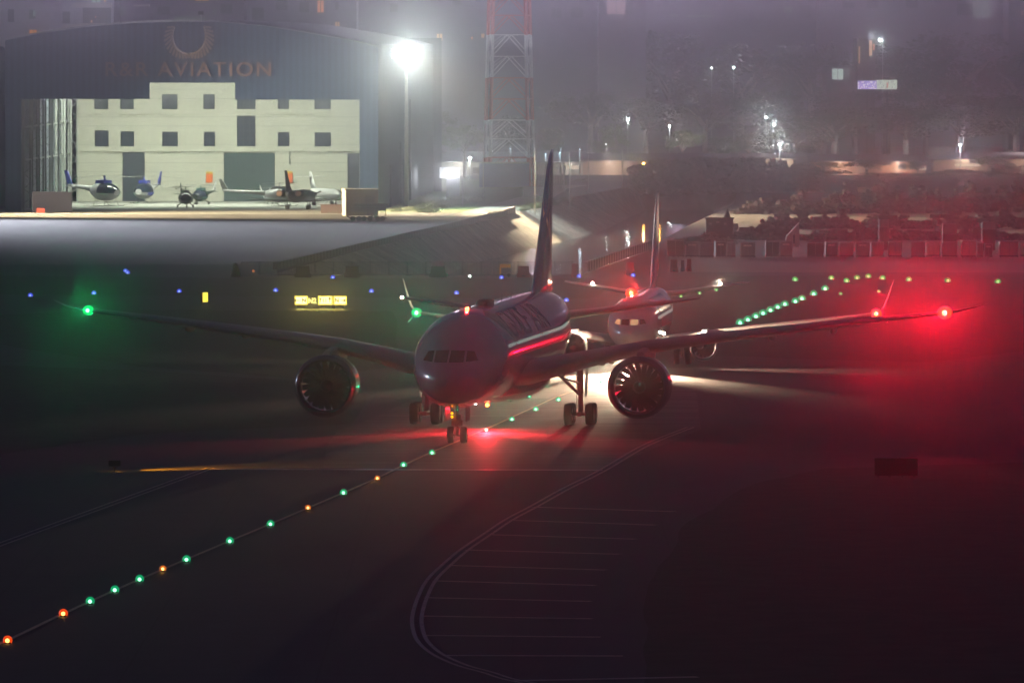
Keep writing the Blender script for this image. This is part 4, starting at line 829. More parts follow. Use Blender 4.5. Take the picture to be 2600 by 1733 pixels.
# bright box, blue wall, white slab
a=G(1145,500); t_=thing('lit_cabin','glowing white cabin side with stepped lower edge beside the hangar wall','cabin',(a.x,a.y,0)); Y=a.y
def rel(px,py): q_=P(px,py,Y); return q_.x-a.x,q_.z
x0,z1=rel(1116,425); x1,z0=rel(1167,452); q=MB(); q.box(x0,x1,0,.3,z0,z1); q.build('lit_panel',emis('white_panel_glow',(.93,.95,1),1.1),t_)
x0,z1=rel(1133,452); x1,z0=rel(1167,500); q=MB(); q.box(x0,x1,.02,.3,0,z1-.02); q.build('lower_wall',mat('cabin_wall',(.5,.52,.6),.7),t_); lamp('AREA','cabin_light',(0,-.6,3),(.9,.95,1),700,t_,Vector((0,-1,0)),size=2,sy=1)
b_=G(1280,484); t_=thing('blue_site_wall','blue corrugated wall between the legs of the lattice tower','wall',(b_.x,b_.y+30,0)); w=(1345-1280)/F*b_.y; q=MB(); q.box(-w,w,0,.3,0,3.8); q.build('panel',mat('blue_sheet',(.10,.14,.34),.6),t_); q=MB(); q.box(-w,w,-.1,.35,3.8,4.05); q.build('coping',steel,t_)
b_=G(1358,499); t_=thing('white_ground_slab','low white block standing by the path below the tower','block',(b_.x,b_.y,0)); w=30/F*b_.y; q=MB(); q.box(-w,w,0,1.2,.05,1.45); q.build('body',mat('white_slab_paint',(.62,.66,.62),.7),t_); q=MB(); q.box(-w-.08,w+.08,-.06,1.26,1.45,1.53); q.build('lid',steel,t_)
b_=G(1400,492); t_=thing('pale_portal','pale doorway structure with ribbed wall behind the jet fin','portal',(b_.x,b_.y+18,0)); w=36/F*b_.y
q=MB(); q.box(-w,-w+.35,0,.5,0,4.2); q.box(w-.35,w,0,.5,0,4.2); q.build('post',mat('portal_paint',(.5,.52,.48),.7),t_); q=MB(); q.box(-w,w,-.05,.55,4.2,4.6); q.build('lintel',MATS['portal_paint'],t_)
q=MB(); 
for i in range(14): q.box(-w+.4+i*(2*w-.8)/14,-w+.4+(i+.6)*(2*w-.8)/14,.15,.3,0,4.15)
q.build('ribbed_wall',mat('ribbed_wall',(.36,.40,.37),.7),t_)
# ================================================================ APRON AIRCRAFT
hw=mat('heli_white',(.60,.60,.60),.3); hb_=mat('heli_blue',(.05,.07,.42),.3); hg=mat('heli_dark_green',(.03,.06,.045),.25); hgl=mat('heli_glass',(.03,.04,.06),.06); org_=mat('orange_tape',(.6,.18,.08),.6); hd_=mat('rotor_grey',(.30,.30,.28),.5)
def heli(label,px,py,bw,bodym,trimm,yaw,rot,finm=None,skid=True,tail=6.5,scale=1.0,droop=.25,group='parked helicopters'):
    b_=G(px,py); t_=thing('helicopter',label,'helicopter',tuple(b_),R(yaw),group)
    w=bw*1.12/F*b_.y/2; k=w/1.15
    bd=MB(); rs=[]
    for i in range(15):
        t=i/14; u=-2.0+4.4*t; r=math.sin(math.pi*min(.97,t*.9+.04))**.55; rs.append([Vector((1.15*r*math.cos(a)*k,u*k,(1.45+.18*t)*k+(1.0*r)*math.sin(a)*k)) for a in [2*math.pi*j/20 for j in range(20)]])
    bd.rings(rs,cap0=True,cap1=True); body=bd.build('cabin',bodym,t_)
    gl=MB(); gl.recalc=False; rs=[]
    for i in range(8):
        t=i/14; u=-2.0+4.4*t; r=math.sin(math.pi*min(.97,t*.9+.04))**.55+.015; rs.append([Vector((1.15*r*math.cos(a)*k,(u-.02)*k,(1.45+.18*t)*k+(1.0*r)*math.sin(a)*k)) for a in [R(-8)+R(196)*j/14 for j in range(15)]])
    gl.rings(rs,close=False); gl.build('windscreen',hgl,body)
    tr=MB(); tr.recalc=False; rs=[]
    for i in range(3,13):
        t=i/14; u=-2.0+4.4*t; r=math.sin(math.pi*min(.97,t*.9+.04))**.55+.02; rs.append([Vector((1.15*r*math.cos(a)*k,u*k,(1.45+.18*t)*k+(1.0*r)*math.sin(a)*k)) for a in [R(-32)+R(22)*j/4 for j in range(5)]])
    tr.rings(rs,close=False); tr.build('trim_stripe',trimm,body)
    bm_=MB(); bm_.tube((0,2.0*k,1.75*k),(0,(2.0+tail)*k,2.15*k),.34*k,.14*k,12); bm_.build('tail_boom',bodym,t_)
    f=MB(); y=(2.0+tail)*k; f.add([(.06*s,y+dy*k,z*k) for s in(-1,1) for dy,z in((-.9,2.1),(.1,2.1),(.75,3.7),(.25,3.7))]+[],[(0,1,2,3),(7,6,5,4),(0,4,5,1),(1,5,6,2),(2,6,7,3),(3,7,4,0)]); f.build('tail_fin',finm or trimm,t_)
    tr=MB(); tr.bar((.25*k,y,1.5*k),(.25*k,y,2.9*k),.05,.12); tr.build('tail_rotor',hd_,t_)
    st=MB(); st.box(-1.1*k,1.1*k,y-1.6*k,y-1.1*k,2.0*k,2.07*k); st.build('stabiliser',bodym,t_)
    mst=MB(); mst.tube((0,.3*k,2.3*k),(0,.3*k,3.25*k),.13*k,.09*k,10); mst.box(-.5*k,.5*k,-.3*k,1.3*k,2.35*k,2.75*k); mst.build('mast_cowling',trimm,t_)
    ml=MB()
    for a in rot:
        a=R(a); d=Vector((math.cos(a),math.sin(a),0)); pts=[Vector((0,.3*k,3.25*k))+d*(r*k)+Vector((0,0,-droop*k*(r/4.6)**2)) for r in(0,1.5,3.2,4.9)]
        for p,q2 in zip(pts,pts[1:]): ml.bar(p,q2,.26*k,.05)
    ml.build('main_rotor',hd_,t_)
    sk_=MB()
    if skid:
        for s in(-1,1):
            sk_.tube((s*1.05*k,-1.6*k,.06),(s*1.05*k,1.7*k,.06),.06,.06,8); sk_.tube((s*1.05*k,-2.0*k,.25),(s*1.05*k,-1.6*k,.06),.06)
            for u in(-.9,1.0): sk_.tube((s*1.05*k,u*k,.06),(s*.5*k,u*k,.75*k),.05)
        sk_.build('landing_skid',hd_,t_)
    else:
        for s,u in((-1,1),(1,1),(0,-1.3)): sk_.tube((s*1.2*k,u*k,.25),(s*.6*k,u*k,.8*k),.07); sk_.tube((s*1.2*k-.1,u*k,.25),(s*1.2*k+.1,u*k,.25),.25,.25,14)
        sk_.build('wheeled_gear',hd_,t_)
    return t_
heli('blue and white helicopter furthest left on the hangar floor',270,523,49,hw,hb_,38,(15,195),finm=hb_,tail=5)
heli('white nosed helicopter with blue belly in front of the dark doorway',364,517,44,hw,hb_,-14,(24,204),finm=hb_,tail=5)
heli('dark glossy helicopter nose on right of the dark doorway',472,528,34,hg,hd_,8,(5,125,245),finm=hg,skid=False,tail=5.5)
heli('green helicopter with stub wings partly behind the dark glossy one',507,520,32,hg,mat('heli_teal',(.08,.22,.2),.3),-20,(-4,86,176,266),finm=hw,skid=False,tail=4.5)
heli('white helicopter with a long tail boom pointing left beside the dark jet',715,524,38,hw,hw,62,(0,180),finm=hd_,tail=7.2,droop=.05)
heli('small pale helicopter far behind between the dark jet and the glazed door',686,518,26,hw,hw,20,(20,160),finm=hd_,tail=4)
def small_jet(label,px,py,kind,m,yaw,k=1.0):
    b_=G(px,py); t_=thing('parked_jet' if kind=='jet' else 'parked_turboprop',label,'jet' if kind=='jet' else 'turboprop',tuple(b_),R(yaw),'small planes parked at the hangar')
    bt=Body([(0,1.9,1.7,.1),(.6,2.25,1.35,.45),(2,2.6,1.05,.78),(3.5,2.75,1.0,.86),(10,2.75,1.0,.86),(13,2.7,1.6,.5),(14.5,2.6,2.2,.15)]); bd=MB(); rs=[[Vector((p.x*k,-(p.y-8)*k,p.z*k)) for p in [bt.pt(u,6.283*i/24) for i in range(24)]] for u in [0.02,.2,.6,1.2,2,3,4,6,8,10,11,12,13,14,14.4]]
    bd.rings(rs,cap0=True,cap1=True); bd.build('fuselage',m,t_)
    for s in(-1,1):
        w=MB(); w.rings([foil(u0,u1,tt,lambda u,ww,v=v,z=z: Vector((s*v*k,-(u-8)*k,(z+ww)*k))) for v,u0,u1,z,tt in((.5,6.5,9.4,1.15,.3),(7.0,8.0,9.3,1.5,.12))],cap0=True,cap1=True); w.build('wing',m,t_)
        e=MB(); 
        if kind=='jet': e.tube((s*1.35*k,-(10.2-8)*k,2.35*k),(s*1.35*k,-(13.2-8)*k,2.35*k),.55*k,.45*k,18); e.build('jet_engine',m,t_); e=MB(); e.tube((s*1.35*k,-(13.25-8)*k,2.35*k),(s*1.35*k,-(13.22-8)*k,2.35*k),.38*k,.38*k,18); e.build('exhaust',mat('rust_exhaust',(.25,.14,.08),.5),t_)
        else: e.tube((s*2.4*k,-(5.5-8)*k,1.9*k),(s*2.4*k,-(9.4-8)*k,1.7*k),.42*k,.25*k,14); e.build('engine_pod',m,t_); e=MB(); [e.bar((s*2.4*k,-(5.4-8)*k,1.9*k),(s*2.4*k+1.1*k*math.cos(a),-(5.4-8)*k,1.9*k+1.1*k*math.sin(a)),.05,.2) for a in(.6,2.7,4.8)]; e.build('propeller',darkm,t_)
        g_=MB(); g_.tube((s*1.5*k,-.5*k,.35*k),(s*1.5*k,-.5*k,1.1*k),.07); g_.tube((s*1.5*k-.22,-.5*k,.36*k),(s*1.5*k+.22,-.5*k,.36*k),.36*k,.36*k,16); g_.build('main_gear',tyre,t_)
        h=MB(); zt=5.3 if kind=='jet' else 4.9; h.rings([foil(u0,u1,.1,lambda u,ww,v=v: Vector((s*v*k,-(u-8)*k,(zt-.35+ww)*k))) for v,u0,u1 in((.05,13.6,15.0),(2.4,14.4,15.2))],cap0=True,cap1=True); h.build('tailplane',m,t_) if kind!='jet' else None
    f=MB(); f.rings([foil(u0,u1,tt,lambda u,ww,z=z: Vector((ww*k,-(u-8)*k,z*k))) for z,u0,u1,tt in((2.5,11.2,14.4,.3),(3.4,12.4,14.8,.24),(5.3 if kind!='jet' else 5.6,14.2,15.4,.14))],cap0=True,cap1=True); f.build('tail_fin',m,t_)
    n_=MB(); n_.tube((0,6*k,.3*k),(0,6*k,1.2*k),.06); n_.tube((-.1,6*k,.3*k),(.1,6*k,.3*k),.3*k,.3*k,14); n_.build('nose_gear',tyre,t_)
    return t_
small_jet('dark business jet seen from behind with a tall raked fin',758,532,'jet',mat('jet_dark_paint',(.05,.055,.05),.3),-14,1.0)
small_jet('white twin turboprop with a high tail right of the dark jet',822,522,'turboprop',hw,-160,.9)
# equipment trailer, cart, low block, container
def at_(px,py): return G(px,py)
b_=at_(915,552); t_=thing('equipment_cabin','cream box cabin with slanted roof standing at the apron edge','cabin',(b_.x,b_.y,0),R(8)); cb=mat('cabin_cream',(.62,.56,.42),.6)
q=MB(); q.box(-2.1,2.3,-1.0,3.2,.25,3.7); q.build('body',cb,t_); q=MB(); q.box(-2.2,2.4,-1.1,3.3,3.7,3.85); q.build('roof',cb,t_); q=MB(); q.box(.5,1.8,-1.06,-.99,1.9,3.0); q.build('panel',mat('cabin_panel',(.5,.46,.36),.6),t_)
q=MB(); [q.box(x,x+.25,y,y+.25,0,.25) for x in(-1.9,1.8) for y in(-.8,2.8)]; q.build('feet',darkm,t_)
b_=at_(934,561); t_=thing('baggage_cart','low cream cart with six dark wheels in front of the cream cabin','cart',(b_.x,b_.y,0)); 
q=MB(); q.box(-2.4,2.4,-.6,.6,1.35,1.9); q.build('canopy',cb,t_); q=MB(); q.box(-1.9,2.75,.2,1.3,1.9,2.3); q.build('top_shelf',cb,t_); q=MB(); q.box(-2.5,2.6,-.7,.7,.38,.5); q.build('deck',darkm,t_)
q=MB(); [q.box(x,x+.08,y,y+.08,.45,1.4) for x in(-2.4,-1.2,0,1.1,2.3) for y in(-.6,.5)]; q.build('post',cb,t_)
for x in(-1.95,-1.15,-.5,.3,1.35,1.95): q=MB(); q.tube((x,-.72,.34),(x,-.5,.34),.34,.34,18); q.build('wheel',tyre,t_)
b_=at_(845,542); t_=thing('brown_skip','low brown steel skip left of the cream cabin','skip',(b_.x,b_.y,0)); q=MB(); q.box(-1.65,1.65,0,1.5,.05,1.15); q.build('body',mat('brown_skip_paint',(.22,.15,.13),.7),t_); q=MB(); q.box(-1.72,1.72,-.07,1.57,1.15,1.25); q.build('rim',mat('brown_rim',(.26,.19,.16),.6),t_)
b_=at_(135,541); t_=thing('dark_container','dark slanted freight container at the left foot of the hangar','container',(b_.x,b_.y,0),R(5)); q=MB()
q.box(-2.8,2.6,0,2.3,.1,2.9); q.build('body',mat('dark_container_paint',(.03,.03,.05),.6),t_); q=MB(); [q.box(-2.8+i*.36,-2.68+i*.36,-.05,0,.15,2.85) for i in range(15)]; q.build('side_ribs',mat('dark_container_rib',(.045,.045,.07),.6),t_)
b_=at_(105,541); t_=thing('red_tank','small red box in front of the dark container','box',(b_.x,b_.y-1.5,0)); q=MB(); q.box(-.55,.55,-.3,.3,0,.7); q.build('body',mat('dull_red',(.45,.07,.05),.6),t_); q=MB(); q.box(-.2,.2,-.1,.1,.7,.8); q.build('cap',darkm,t_)
# ================================================================ CHANNEL FENCE, BARRIERS
fz=mat('fence_steel',(.10,.10,.11),.5)
x=(613-1300)/F*875; i=0; pr_=None
while x<(1445-1300)/F*875:
    if pr_ is None:
        t_=thing('fence_panel','','fence panel'); q=MB(); q.bar((0,0,.12),(1.78,0,.12),.05,.05); q.bar((0,0,1.42),(1.78,0,1.42),.05,.05); q.bar((0,0,0),(0,0,1.5),.06,.06); q.bar((1.78,0,0),(1.78,0,1.5),.06,.06); q.build('frame',fz,t_)
        q=MB(); [q.bar((.14+.15*k,0,.12),(.14+.15*k,0,1.42),.028,.028) for k in range(11)]; q.build('bars',fz,t_); pr_=t_
    else: t_=copy_tree(pr_)
    t_.location=(x,875+.25*math.sin(i*1.9),0); t_.rotation_euler=(0,0,R(2.2*math.sin(i*2.3))); i+=1
    t_['label']='steel mesh fence panel, %s from the left along the channel bridge'%ORD(i); t_['group']='fence panels along the channel'; x+=1.88
def water_barrier(px0,px1,col,name,label,py=704,h=1.15):
    a=G((px0+px1)/2,py); w=(px1-px0)/F*a.y/2; t_=thing('plastic_barrier',label,'barrier',(a.x,a.y,0),group='plastic road barriers')
    q=MB(); q.prism([(-w,0),(w,0),(w,.3),(w*.82,.55),(w*.78,h),(-w*.78,h),(-w*.82,.55),(-w,.3)],-.28,.28); q.build('shell',mat(name,col,.6,noise=.2),t_); q=MB(); q.box(-w*.3,w*.3,-.30,-.285,.1,.22); q.build('foot_slot',darkm,t_)
water_barrier(748,790,(.06,.04,.06),'barrier_dark','dark barrier block left of centre in front of the fence')
water_barrier(873,915,(.06,.04,.06),'barrier_dark','dark barrier block second from the left before the fence')
water_barrier(1090,1135,(.05,.035,.05),'barrier_dark','dark barrier block third from the left before the fence')
water_barrier(1312,1347,(.35,.07,.07),'barrier_red','red barrier just left of the big jet fin')
water_barrier(1450,1470,(.35,.08,.07),'barrier_red','narrow red barrier at the right end of the fence',h=1.4)
water_barrier(1700,1722,(.50,.09,.07),'barrier_red2','first of three leaning red barriers right of the white fin',py=691,h=1.3)
water_barrier(1728,1738,(.22,.05,.05),'barrier_red3','dark middle one of three leaning red barriers',py=690,h=1.2)
water_barrier(1742,1756,(.48,.09,.07),'barrier_red2','last of three leaning red barriers right of the white fin',py=689,h=1.3)
water_barrier(1588,1612,(.40,.08,.07),'barrier_red','red barrier left of the white fin behind the fence line',py=698,h=1.3)
a=G(1283,703); t_=thing('yellow_cart','small yellow cart with a grey body by the fence','cart',(a.x,a.y,0)); q=MB(); q.box(-.55,.55,-.4,.4,.95,1.3); q.box(-.6,-.42,-.4,.4,.3,.98); q.build('yellow_hood',mat('cart_yellow_glow',(.85,.45,.03),.5,emit=(1,.5,.05),es=.12),t_); q=MB(); q.box(-.35,.55,-.35,.35,.28,.94); q.build('body',steel,t_); q=MB(); [q.tube((x,-.42,.18),(x,-.3,.18),.18,.18,12) for x in(-.35,.35)]; q.build('wheel',tyre,t_)  # yellow hood paint glows faintly by itself, though it is no lamp
a=G(598,703); t_=thing('traffic_drum','dark tapered drum at the left end of the fence','drum',(a.x,a.y,0)); q=MB(); q.tube((0,0,0),(0,0,1.35),.55,.25,14); q.build('body',MATS['barrier_dark'],t_); q=MB(); q.tube((0,0,1.35),(0,0,1.45),.12,.1,10); q.build('cap',darkm,t_)
a=G(643,699); t_=thing('orange_marker_lamp','small orange marker lamp low behind the fence','lamp',(a.x,a.y,0)); q=MB(); q.tube((0,0,0),(0,0,.35),.05); q.build('stem',darkm,t_); q=MB(); q.sphere((0,0,.45),.13); q.build('globe',emis('dull_orange',(1,.3,.1),1.2),t_)
def kerb_line(pts,label,c1,c2,h,w,per,name):
    t_=thing('kerb_wall',label,'kerb wall',(*pts[0],0)); o0=Vector((*pts[0],0)); a=Vector((*pts[0],0)); b_=Vector((*pts[-1],0)); L=(b_-a).length; n=int(L/per)
    m1,m2=MB(),MB()
    for i in range(n):
        p=a+(b_-a)*(i/n)-o0; q2=a+(b_-a)*((i+.5)/n)-o0; q3=a+(b_-a)*((i+1)/n)-o0; zz=Vector((0,0,h/2)); m1.bar(p+zz,q2+zz,w,h); m2.bar(q2+zz,q3+zz,w,h*.98)
    m1.build('pale_blocks',c1,t_); m2.build('dark_blocks',c2,t_)
kw=mat('kerb_white',(.42,.38,.36),.7); kr=mat('kerb_red',(.24,.08,.06),.7); kd=mat('kerb_dark',(.09,.07,.08),.8)
kerb_line([(-24.8,900),(-.9,1168)],'long banded kerb wall along the left top of the channel',mat('kerb_grey',(.20,.18,.19),.8),kd,.75,.5,3.2,'k')
kerb_line([(-3.0,1150),(.2,1188)],'red and white kerb blocks at the bright end of the channel edge',kw,kr,.8,.5,2.8,'k')
kerb_line([(7.6,892),(15.8,985)],'striped kerb wall along the right top of the channel',kw,kd,1.0,.4,3.4,'k')
# ================================================================ CARGO CONTAINERS AND JUNK
crm=[mat('uld_cream',(.62,.52,.38),.6,noise=.15,nscale=2),mat('uld_grey',(.32,.27,.26),.55,noise=.25,nscale=2),mat('uld_dull',(.22,.18,.18),.6,noise=.3,nscale=2),mat('uld_dark',(.06,.045,.05),.7)]
labm=mat('uld_label',(.70,.60,.52),.6)
z7b=lambda x:x/3.92+2000; z6b=lambda x:x/3.92+1500
UL=[(z6b(755),z6b(930),3,1.75,'dark lump like container at the left end of the row'),(z6b(940),z6b(1080),1,1.6,'plain grey container second in the row'),(z6b(1085),z6b(1228),1,1.55,'grey container with rusty front left of the first dark gap'),(z6b(1240),z6b(1350),3,1.6,'first very dark container in the row'),(z6b(1355),z6b(1440),2,1.55,'narrow container with a pale label strip'),(z6b(1490),z6b(1640),2,1.55,'wide dull container with a long pale label'),(z6b(1740),z6b(1880),3,1.6,'dark container right before the white tent'),(z6b(1884),z6b(2010),1,1.65,'pale sloped container below the white tent'),
(z7b(190),z7b(365),3,1.55,'dark container just right of the tent'),(z7b(375),z7b(500),2,1.55,'dull container with short label in the middle'),(z7b(515),z7b(660),1,1.55,'plain container left of the blue striped ones'),(z7b(675),z7b(820),1,1.6,'container with a ribbed pale top band'),(z7b(828),z7b(960),2,1.55,'half shaded container with a slanted corner'),(z7b(1005),z7b(1140),0,1.6,'brightest cream container in the row'),(z7b(1225),z7b(1370),1,1.6,'grey container left of the second cream one'),(z7b(1376),z7b(1520),0,1.6,'second cream container in the row'),(z7b(1540),z7b(1690),1,1.62,'reddish container with a pale plate'),(z7b(1735),z7b(1880),0,1.75,'tallest cream container on a trolley'),(z7b(1884),z7b(1945),2,1.45,'narrow container right of the tallest one'),(z7b(1960),z7b(2040),3,1.4,'dark stacked pallets near the right end'),(z7b(2110),z7b(2300),0,1.65,'wide cream container with a long label near the right edge'),(z7b(2315),z7b(2460),0,1.6,'bright container cut by the right edge of the picture')]
def uld(t_,w,h,m,lab,hs=.0):
    q=MB(); q.prism([(-w,.28),(w*.86,.28),(w,.75),(w,h),(-w,h)],-.02,1.5); bdy=q.build('shell',m,t_)
    q=MB(); q.box(-w,w,-.05,1.5,.12,.26); [q.box(x,x+.12,-.05,.1,0,.12) for x in(-w,-w*.3,w*.3,w-.12)]; q.build('pallet_base',crm[3],t_)
    q=MB(); q.box(-w*.97,w*.97,-.045,-.025,h-.08,h-.02); q.box(-w,-w+.05,-.05,-.02,.3,h); q.box(w-.05,w,-.05,-.02,.76,h); q.box(-.02,.02,-.045,-.02,.3,h); q.build('edge_frame',steel,t_)
    if lab: q=MB(); q.box(-w*.6,w*.5,-.035,-.022,h-.45,h-.25); q.build('label_plate',labm,t_)
for i,(a,b_,k,h,lab) in enumerate(UL):
    c_=G((a+b_)/2,653+((i*7)%3)*.8); w=(b_-a)/F*c_.y/2*.97; t_=thing('cargo_container',lab,'cargo container',(c_.x,c_.y,0),R(((i*37)%7-3)*1.2),'airline cargo containers in a row'); uld(t_,w,h+.15,crm[k],i%2==1 or k==0)
for (a,b_,y0,y1,lab) in((z7b(1560),z7b(1700),570,596,'grey upper container stacked behind the tallest cream one'),(z7b(1955),z7b(2085),566,584,'pale upper container behind the right end of the row'),(z7b(925),z7b(1025),560,578,'small pale crate lying on the junk heap')):
    Y=975; A_=P(a,y0,Y); B_=P(b_,y1,Y); w=(B_.x-A_.x)/2; t_=thing('stacked_container',lab,'cargo container',(A_.x+w,Y+4,0)); q=MB(); q.box(-w,w,0,1.4,B_.z,A_.z); q.build('shell',crm[2],t_); q=MB(); q.box(-w,w,0,1.4,0,B_.z-.05); q.build('support_stack',crm[3],t_)
rg=random.Random(31)
junk=mat('scrap_timber',(.12,.08,.065),.85,noise=.5,nscale=1.5)
def heap(px,py0,wpx,hpx,n,label,name='scrap_heap',Y=None,mt=None):
    Y=Y or 1010; c_=P(px,py0,Y); w=wpx/F*Y/2; h=hpx/F*Y; t_=thing(name,label,'scrap heap',(c_.x,Y,0)); dm=MB(); dm.recalc=False; q=MB(); q.recalc=False
    ph=[rg.uniform(0,6.28) for _ in range(3)]
    prof=lambda x: h*max(.12,(1-abs(x/w)**2.2))*(.62+.2*math.sin(x*1.1+ph[0])+.16*math.sin(x*2.7+ph[1])+.1*math.sin(x*5.3+ph[2]))
    for i in range(n*5):
        x=rg.uniform(-w,w); y=rg.uniform(-2.4,2.2); z=prof(x)*rg.random()**.6*(1-abs(y)/4); rock(dm,(x,y,z),rg.uniform(.16,.55),rg)
    for i in range(n//2):
        x=rg.uniform(-w,w)*.9; y=rg.uniform(-2.2,0); z=prof(x)*rg.uniform(.2,.9); s1,s2,s3=rg.uniform(.2,.8),rg.uniform(.2,.6),rg.uniform(.15,.55); dm.box(x-s1,x+s1,y-s2,y+s2,z,z+s3,rg.uniform(-.6,.6))
    dm.build('debris',mt or mat('heap_dark',(.055,.04,.035),.9,noise=.6,nscale=1.2),t_)
    for i in range(min(n,60)):
        a=Vector((rg.uniform(-w,w)*.9,rg.uniform(-2.8,-.8),0)); a.z=rg.uniform(.1,1)*prof(a.x); d=Vector((rg.uniform(-1,1),rg.uniform(-.4,.4),rg.uniform(-.3,.35)))*rg.uniform(.5,1.6); q.bar(a-d/2,a+d/2,rg.uniform(.06,.2),rg.uniform(.04,.12))
    q.build('loose_planks',junk,t_); return t_
heap(1790,600,150,38,70,'heap of loose planks at the left end of the junk yard')
heap(1930,600,240,62,90,'broad dark scrap heap behind the white tent',Y=1030)
heap(2200,600,330,48,90,'long scrap heap in the middle of the junk yard',Y=1030)
heap(2450,600,340,42,90,'dark scrap heap at the right end of the junk yard',Y=1030)
for px,py,w_,h_,lab in((2010,560,120,70,'ragged scrap heap left of the tall stacks'),(2110,565,150,58,'ragged scrap heap in the middle distance'),(2260,568,180,62,'uneven scrap heap behind the cream containers'),(2390,570,150,50,'low scrap heap behind the tallest container'),(2520,566,180,66,'uneven scrap heap at the far right')): heap(px,py,w_,h_,60,lab,Y=1090)
heap(2010,560,300,62,110,'wide dark rubble bank rising behind the white tent',Y=1180)
heap(2240,560,380,112,150,'tallest dark rubble mound behind the middle containers',Y=1185)
heap(2500,560,420,100,150,'long dark rubble mound at the right edge of the yard',Y=1190)
Y=1020; c_=P(1827,573,Y); t_=thing('scrap_cabin','dark stacked frame cabin with a pointed cone on its roof','cabin',(c_.x,Y,0)); z0,z1=0,P(1827,545,Y).z
q=MB(); q.box(-1.6,1.6,0,2,0,z1-.5); q.build('body',crm[3],t_); q=MB(); q.box(-1.75,1.75,-.15,2.1,z1-.5,z1-.35); [q.box(x,x+.1,-.1,0,z1-1.5,z1-.4) for x in(-1.6,-.8,0,.8,1.5)]; q.build('frame',junk,t_); q=MB(); q.tube((.9,.8,z1-.35),(1.0,.8,z1+.75),.45,.03,10); q.build('cone',crm[3],t_)
q=MB(); [q.box(-1.3+i*.9,-.9+i*.9,-.06,-.02,z1-1.2+.2*(i%2),z1-.95+.2*(i%2)) for i in range(3)]; q.build('pale_patch',crm[1],t_)
Y=995; a=P(1993,605,Y); tt=P(2029,566,Y); bb=P(2030,605,Y); t_=thing('white_tent','small white triangular tent side rising behind the cargo containers','tent',(a.x,Y,0)); q=MB(); q.prism([(0,max(0,a.z-1)),(bb.x-a.x,max(0,a.z-1)),(tt.x-a.x,tt.z),(.2,a.z+.25)],0,2.2); q.build('canvas',mat('tent_canvas',(.55,.48,.42),.8),t_); q=MB(); q.box(.95,1.15,-.04,-.01,a.z-.6,a.z+.4); q.build('tent_opening',darkm,t_)
# ================================================================ SIGNS
yl=mat('sign_yellow_glow',(.3,.25,.05),.5,emit=(1,.80,.08),es=2.0); yw=mat('sign_bright_glow',(.5,.5,.4),.5,emit=(1,.90,.42),es=2.6); blk=mat('sign_black',(.02,.02,.02),.5)
def sign_text(txt,size,x,z,y,m,parent,sx=1.0,bold=.02):
    me=text_mesh(txt,size,.004,sx,bold); me.name='sign_text'
    for v in me.vertices: v.co=Vector((v.co.x+x,y-v.co.z,v.co.y+z))
    o=bpy.data.objects.new('sign_text',me); COL.objects.link(o); me.materials.append(m); o.parent=parent; return o
def arrow(x,z,l,d,y,m,parent):
    q=MB(); t=.07
    if d in('l','r'):
        s=-1 if d=='l' else 1; q.box(x-l/2,x+l/2,y-.005,y,z-t/2,z+t/2); q.prism([(x+s*l/2,z+.19),(x+s*(l/2+.2),z),(x+s*l/2,z-.19)],y-.006,y)
    else: q.box(x-t/2,x+t/2,y-.005,y,z-l/2,z+l/2-.05); q.prism([(x-.17,z+l/2-.08),(x,z+l/2+.14),(x+.17,z+l/2-.08)],y-.006,y)
    q.build('sign_arrow',m,parent)
sb=G(814,783); sY=sb.y; sg_=thing('taxiway_sign','long glowing yellow taxiway guidance sign with black N and N2 panels','sign',(sb.x,sY,0))
def sx_(px): return (px-1300)/F*sY-sb.x
ink=mat('sign_ink',(.12,.09,.02),.6,emit=(1,.62,.10),es=.30)
for nm,x0,x1,m_ in(('yellow_panel',747,782,yl),('black_panel',783.5,802,blk),('yellow_panel',806.5,845,yl),('yellow_panel',845.6,881,yl)):
    h0,h1=(.30,1.16) if nm[0]=='y' else (.38,.98)
    q=MB(); q.box(sx_(x0),sx_(x1),0,.22,h0,h1); o=q.build('cabinet',blk,sg_); q=MB(); q.box(sx_(x0)+.03,sx_(x1)-.03,-.012,-.002,h0+.03,h1-.03); pz=q.build(nm,m_,sg_)
    if nm[0]=='y': q=MB(); q.box(sx_(x0)+.13,sx_(x1)-.13,-.02,-.013,h0+.12,h1-.12); q.build('bright_face',yw,pz)
zc=.73
arrow(sx_(756),zc,.32,'l',-.03,ink,sg_); sign_text('N',.5,sx_(771.5),zc,-.03,ink,sg_)
sign_text('N2',.62,sx_(792.7),.68,-.02,mat('sign_letter_glow',(.3,.25,.05),.5,emit=(1,.85,.25),es=2.2),sg_,.95,.03)
sign_text('T11',.46,sx_(820),zc,-.03,ink,sg_); arrow(sx_(837),zc,.35,'u',-.03,ink,sg_); sign_text('N',.5,sx_(855),zc,-.03,ink,sg_); arrow(sx_(868),zc,.32,'r',-.03,ink,sg_)
for x in(752,777,792,812,840,852,875): q=MB(); q.box(sx_(x)-.04,sx_(x)+.04,.05,.12,0,.3); q.build('leg',steel,sg_)
lamp('AREA','sign_glow',(0,-.25,.7),(1,.8,.15),110,sg_,Vector((0,-1,-.4)),size=4.5,sy=.7)
sb=G(521,776); s2=thing('narrow_sign','narrow yellow sign seen edge-on left of the guidance sign','sign',(sb.x,sb.y,0),R(62)); q=MB(); q.box(-.5,.5,0,.2,.3,1.25); q.build('cabinet',blk,s2)
q=MB(); q.box(-.46,.46,-.02,-.005,.34,1.21); q.build('yellow_panel',yl,s2); q=MB(); q.box(-.46,.46,.205,.22,.34,1.21); q.build('yellow_panel',yl,s2); q=MB(); [q.box(x-.03,x+.03,.06,.12,0,.3) for x in(-.35,.35)]; q.build('leg',steel,s2)
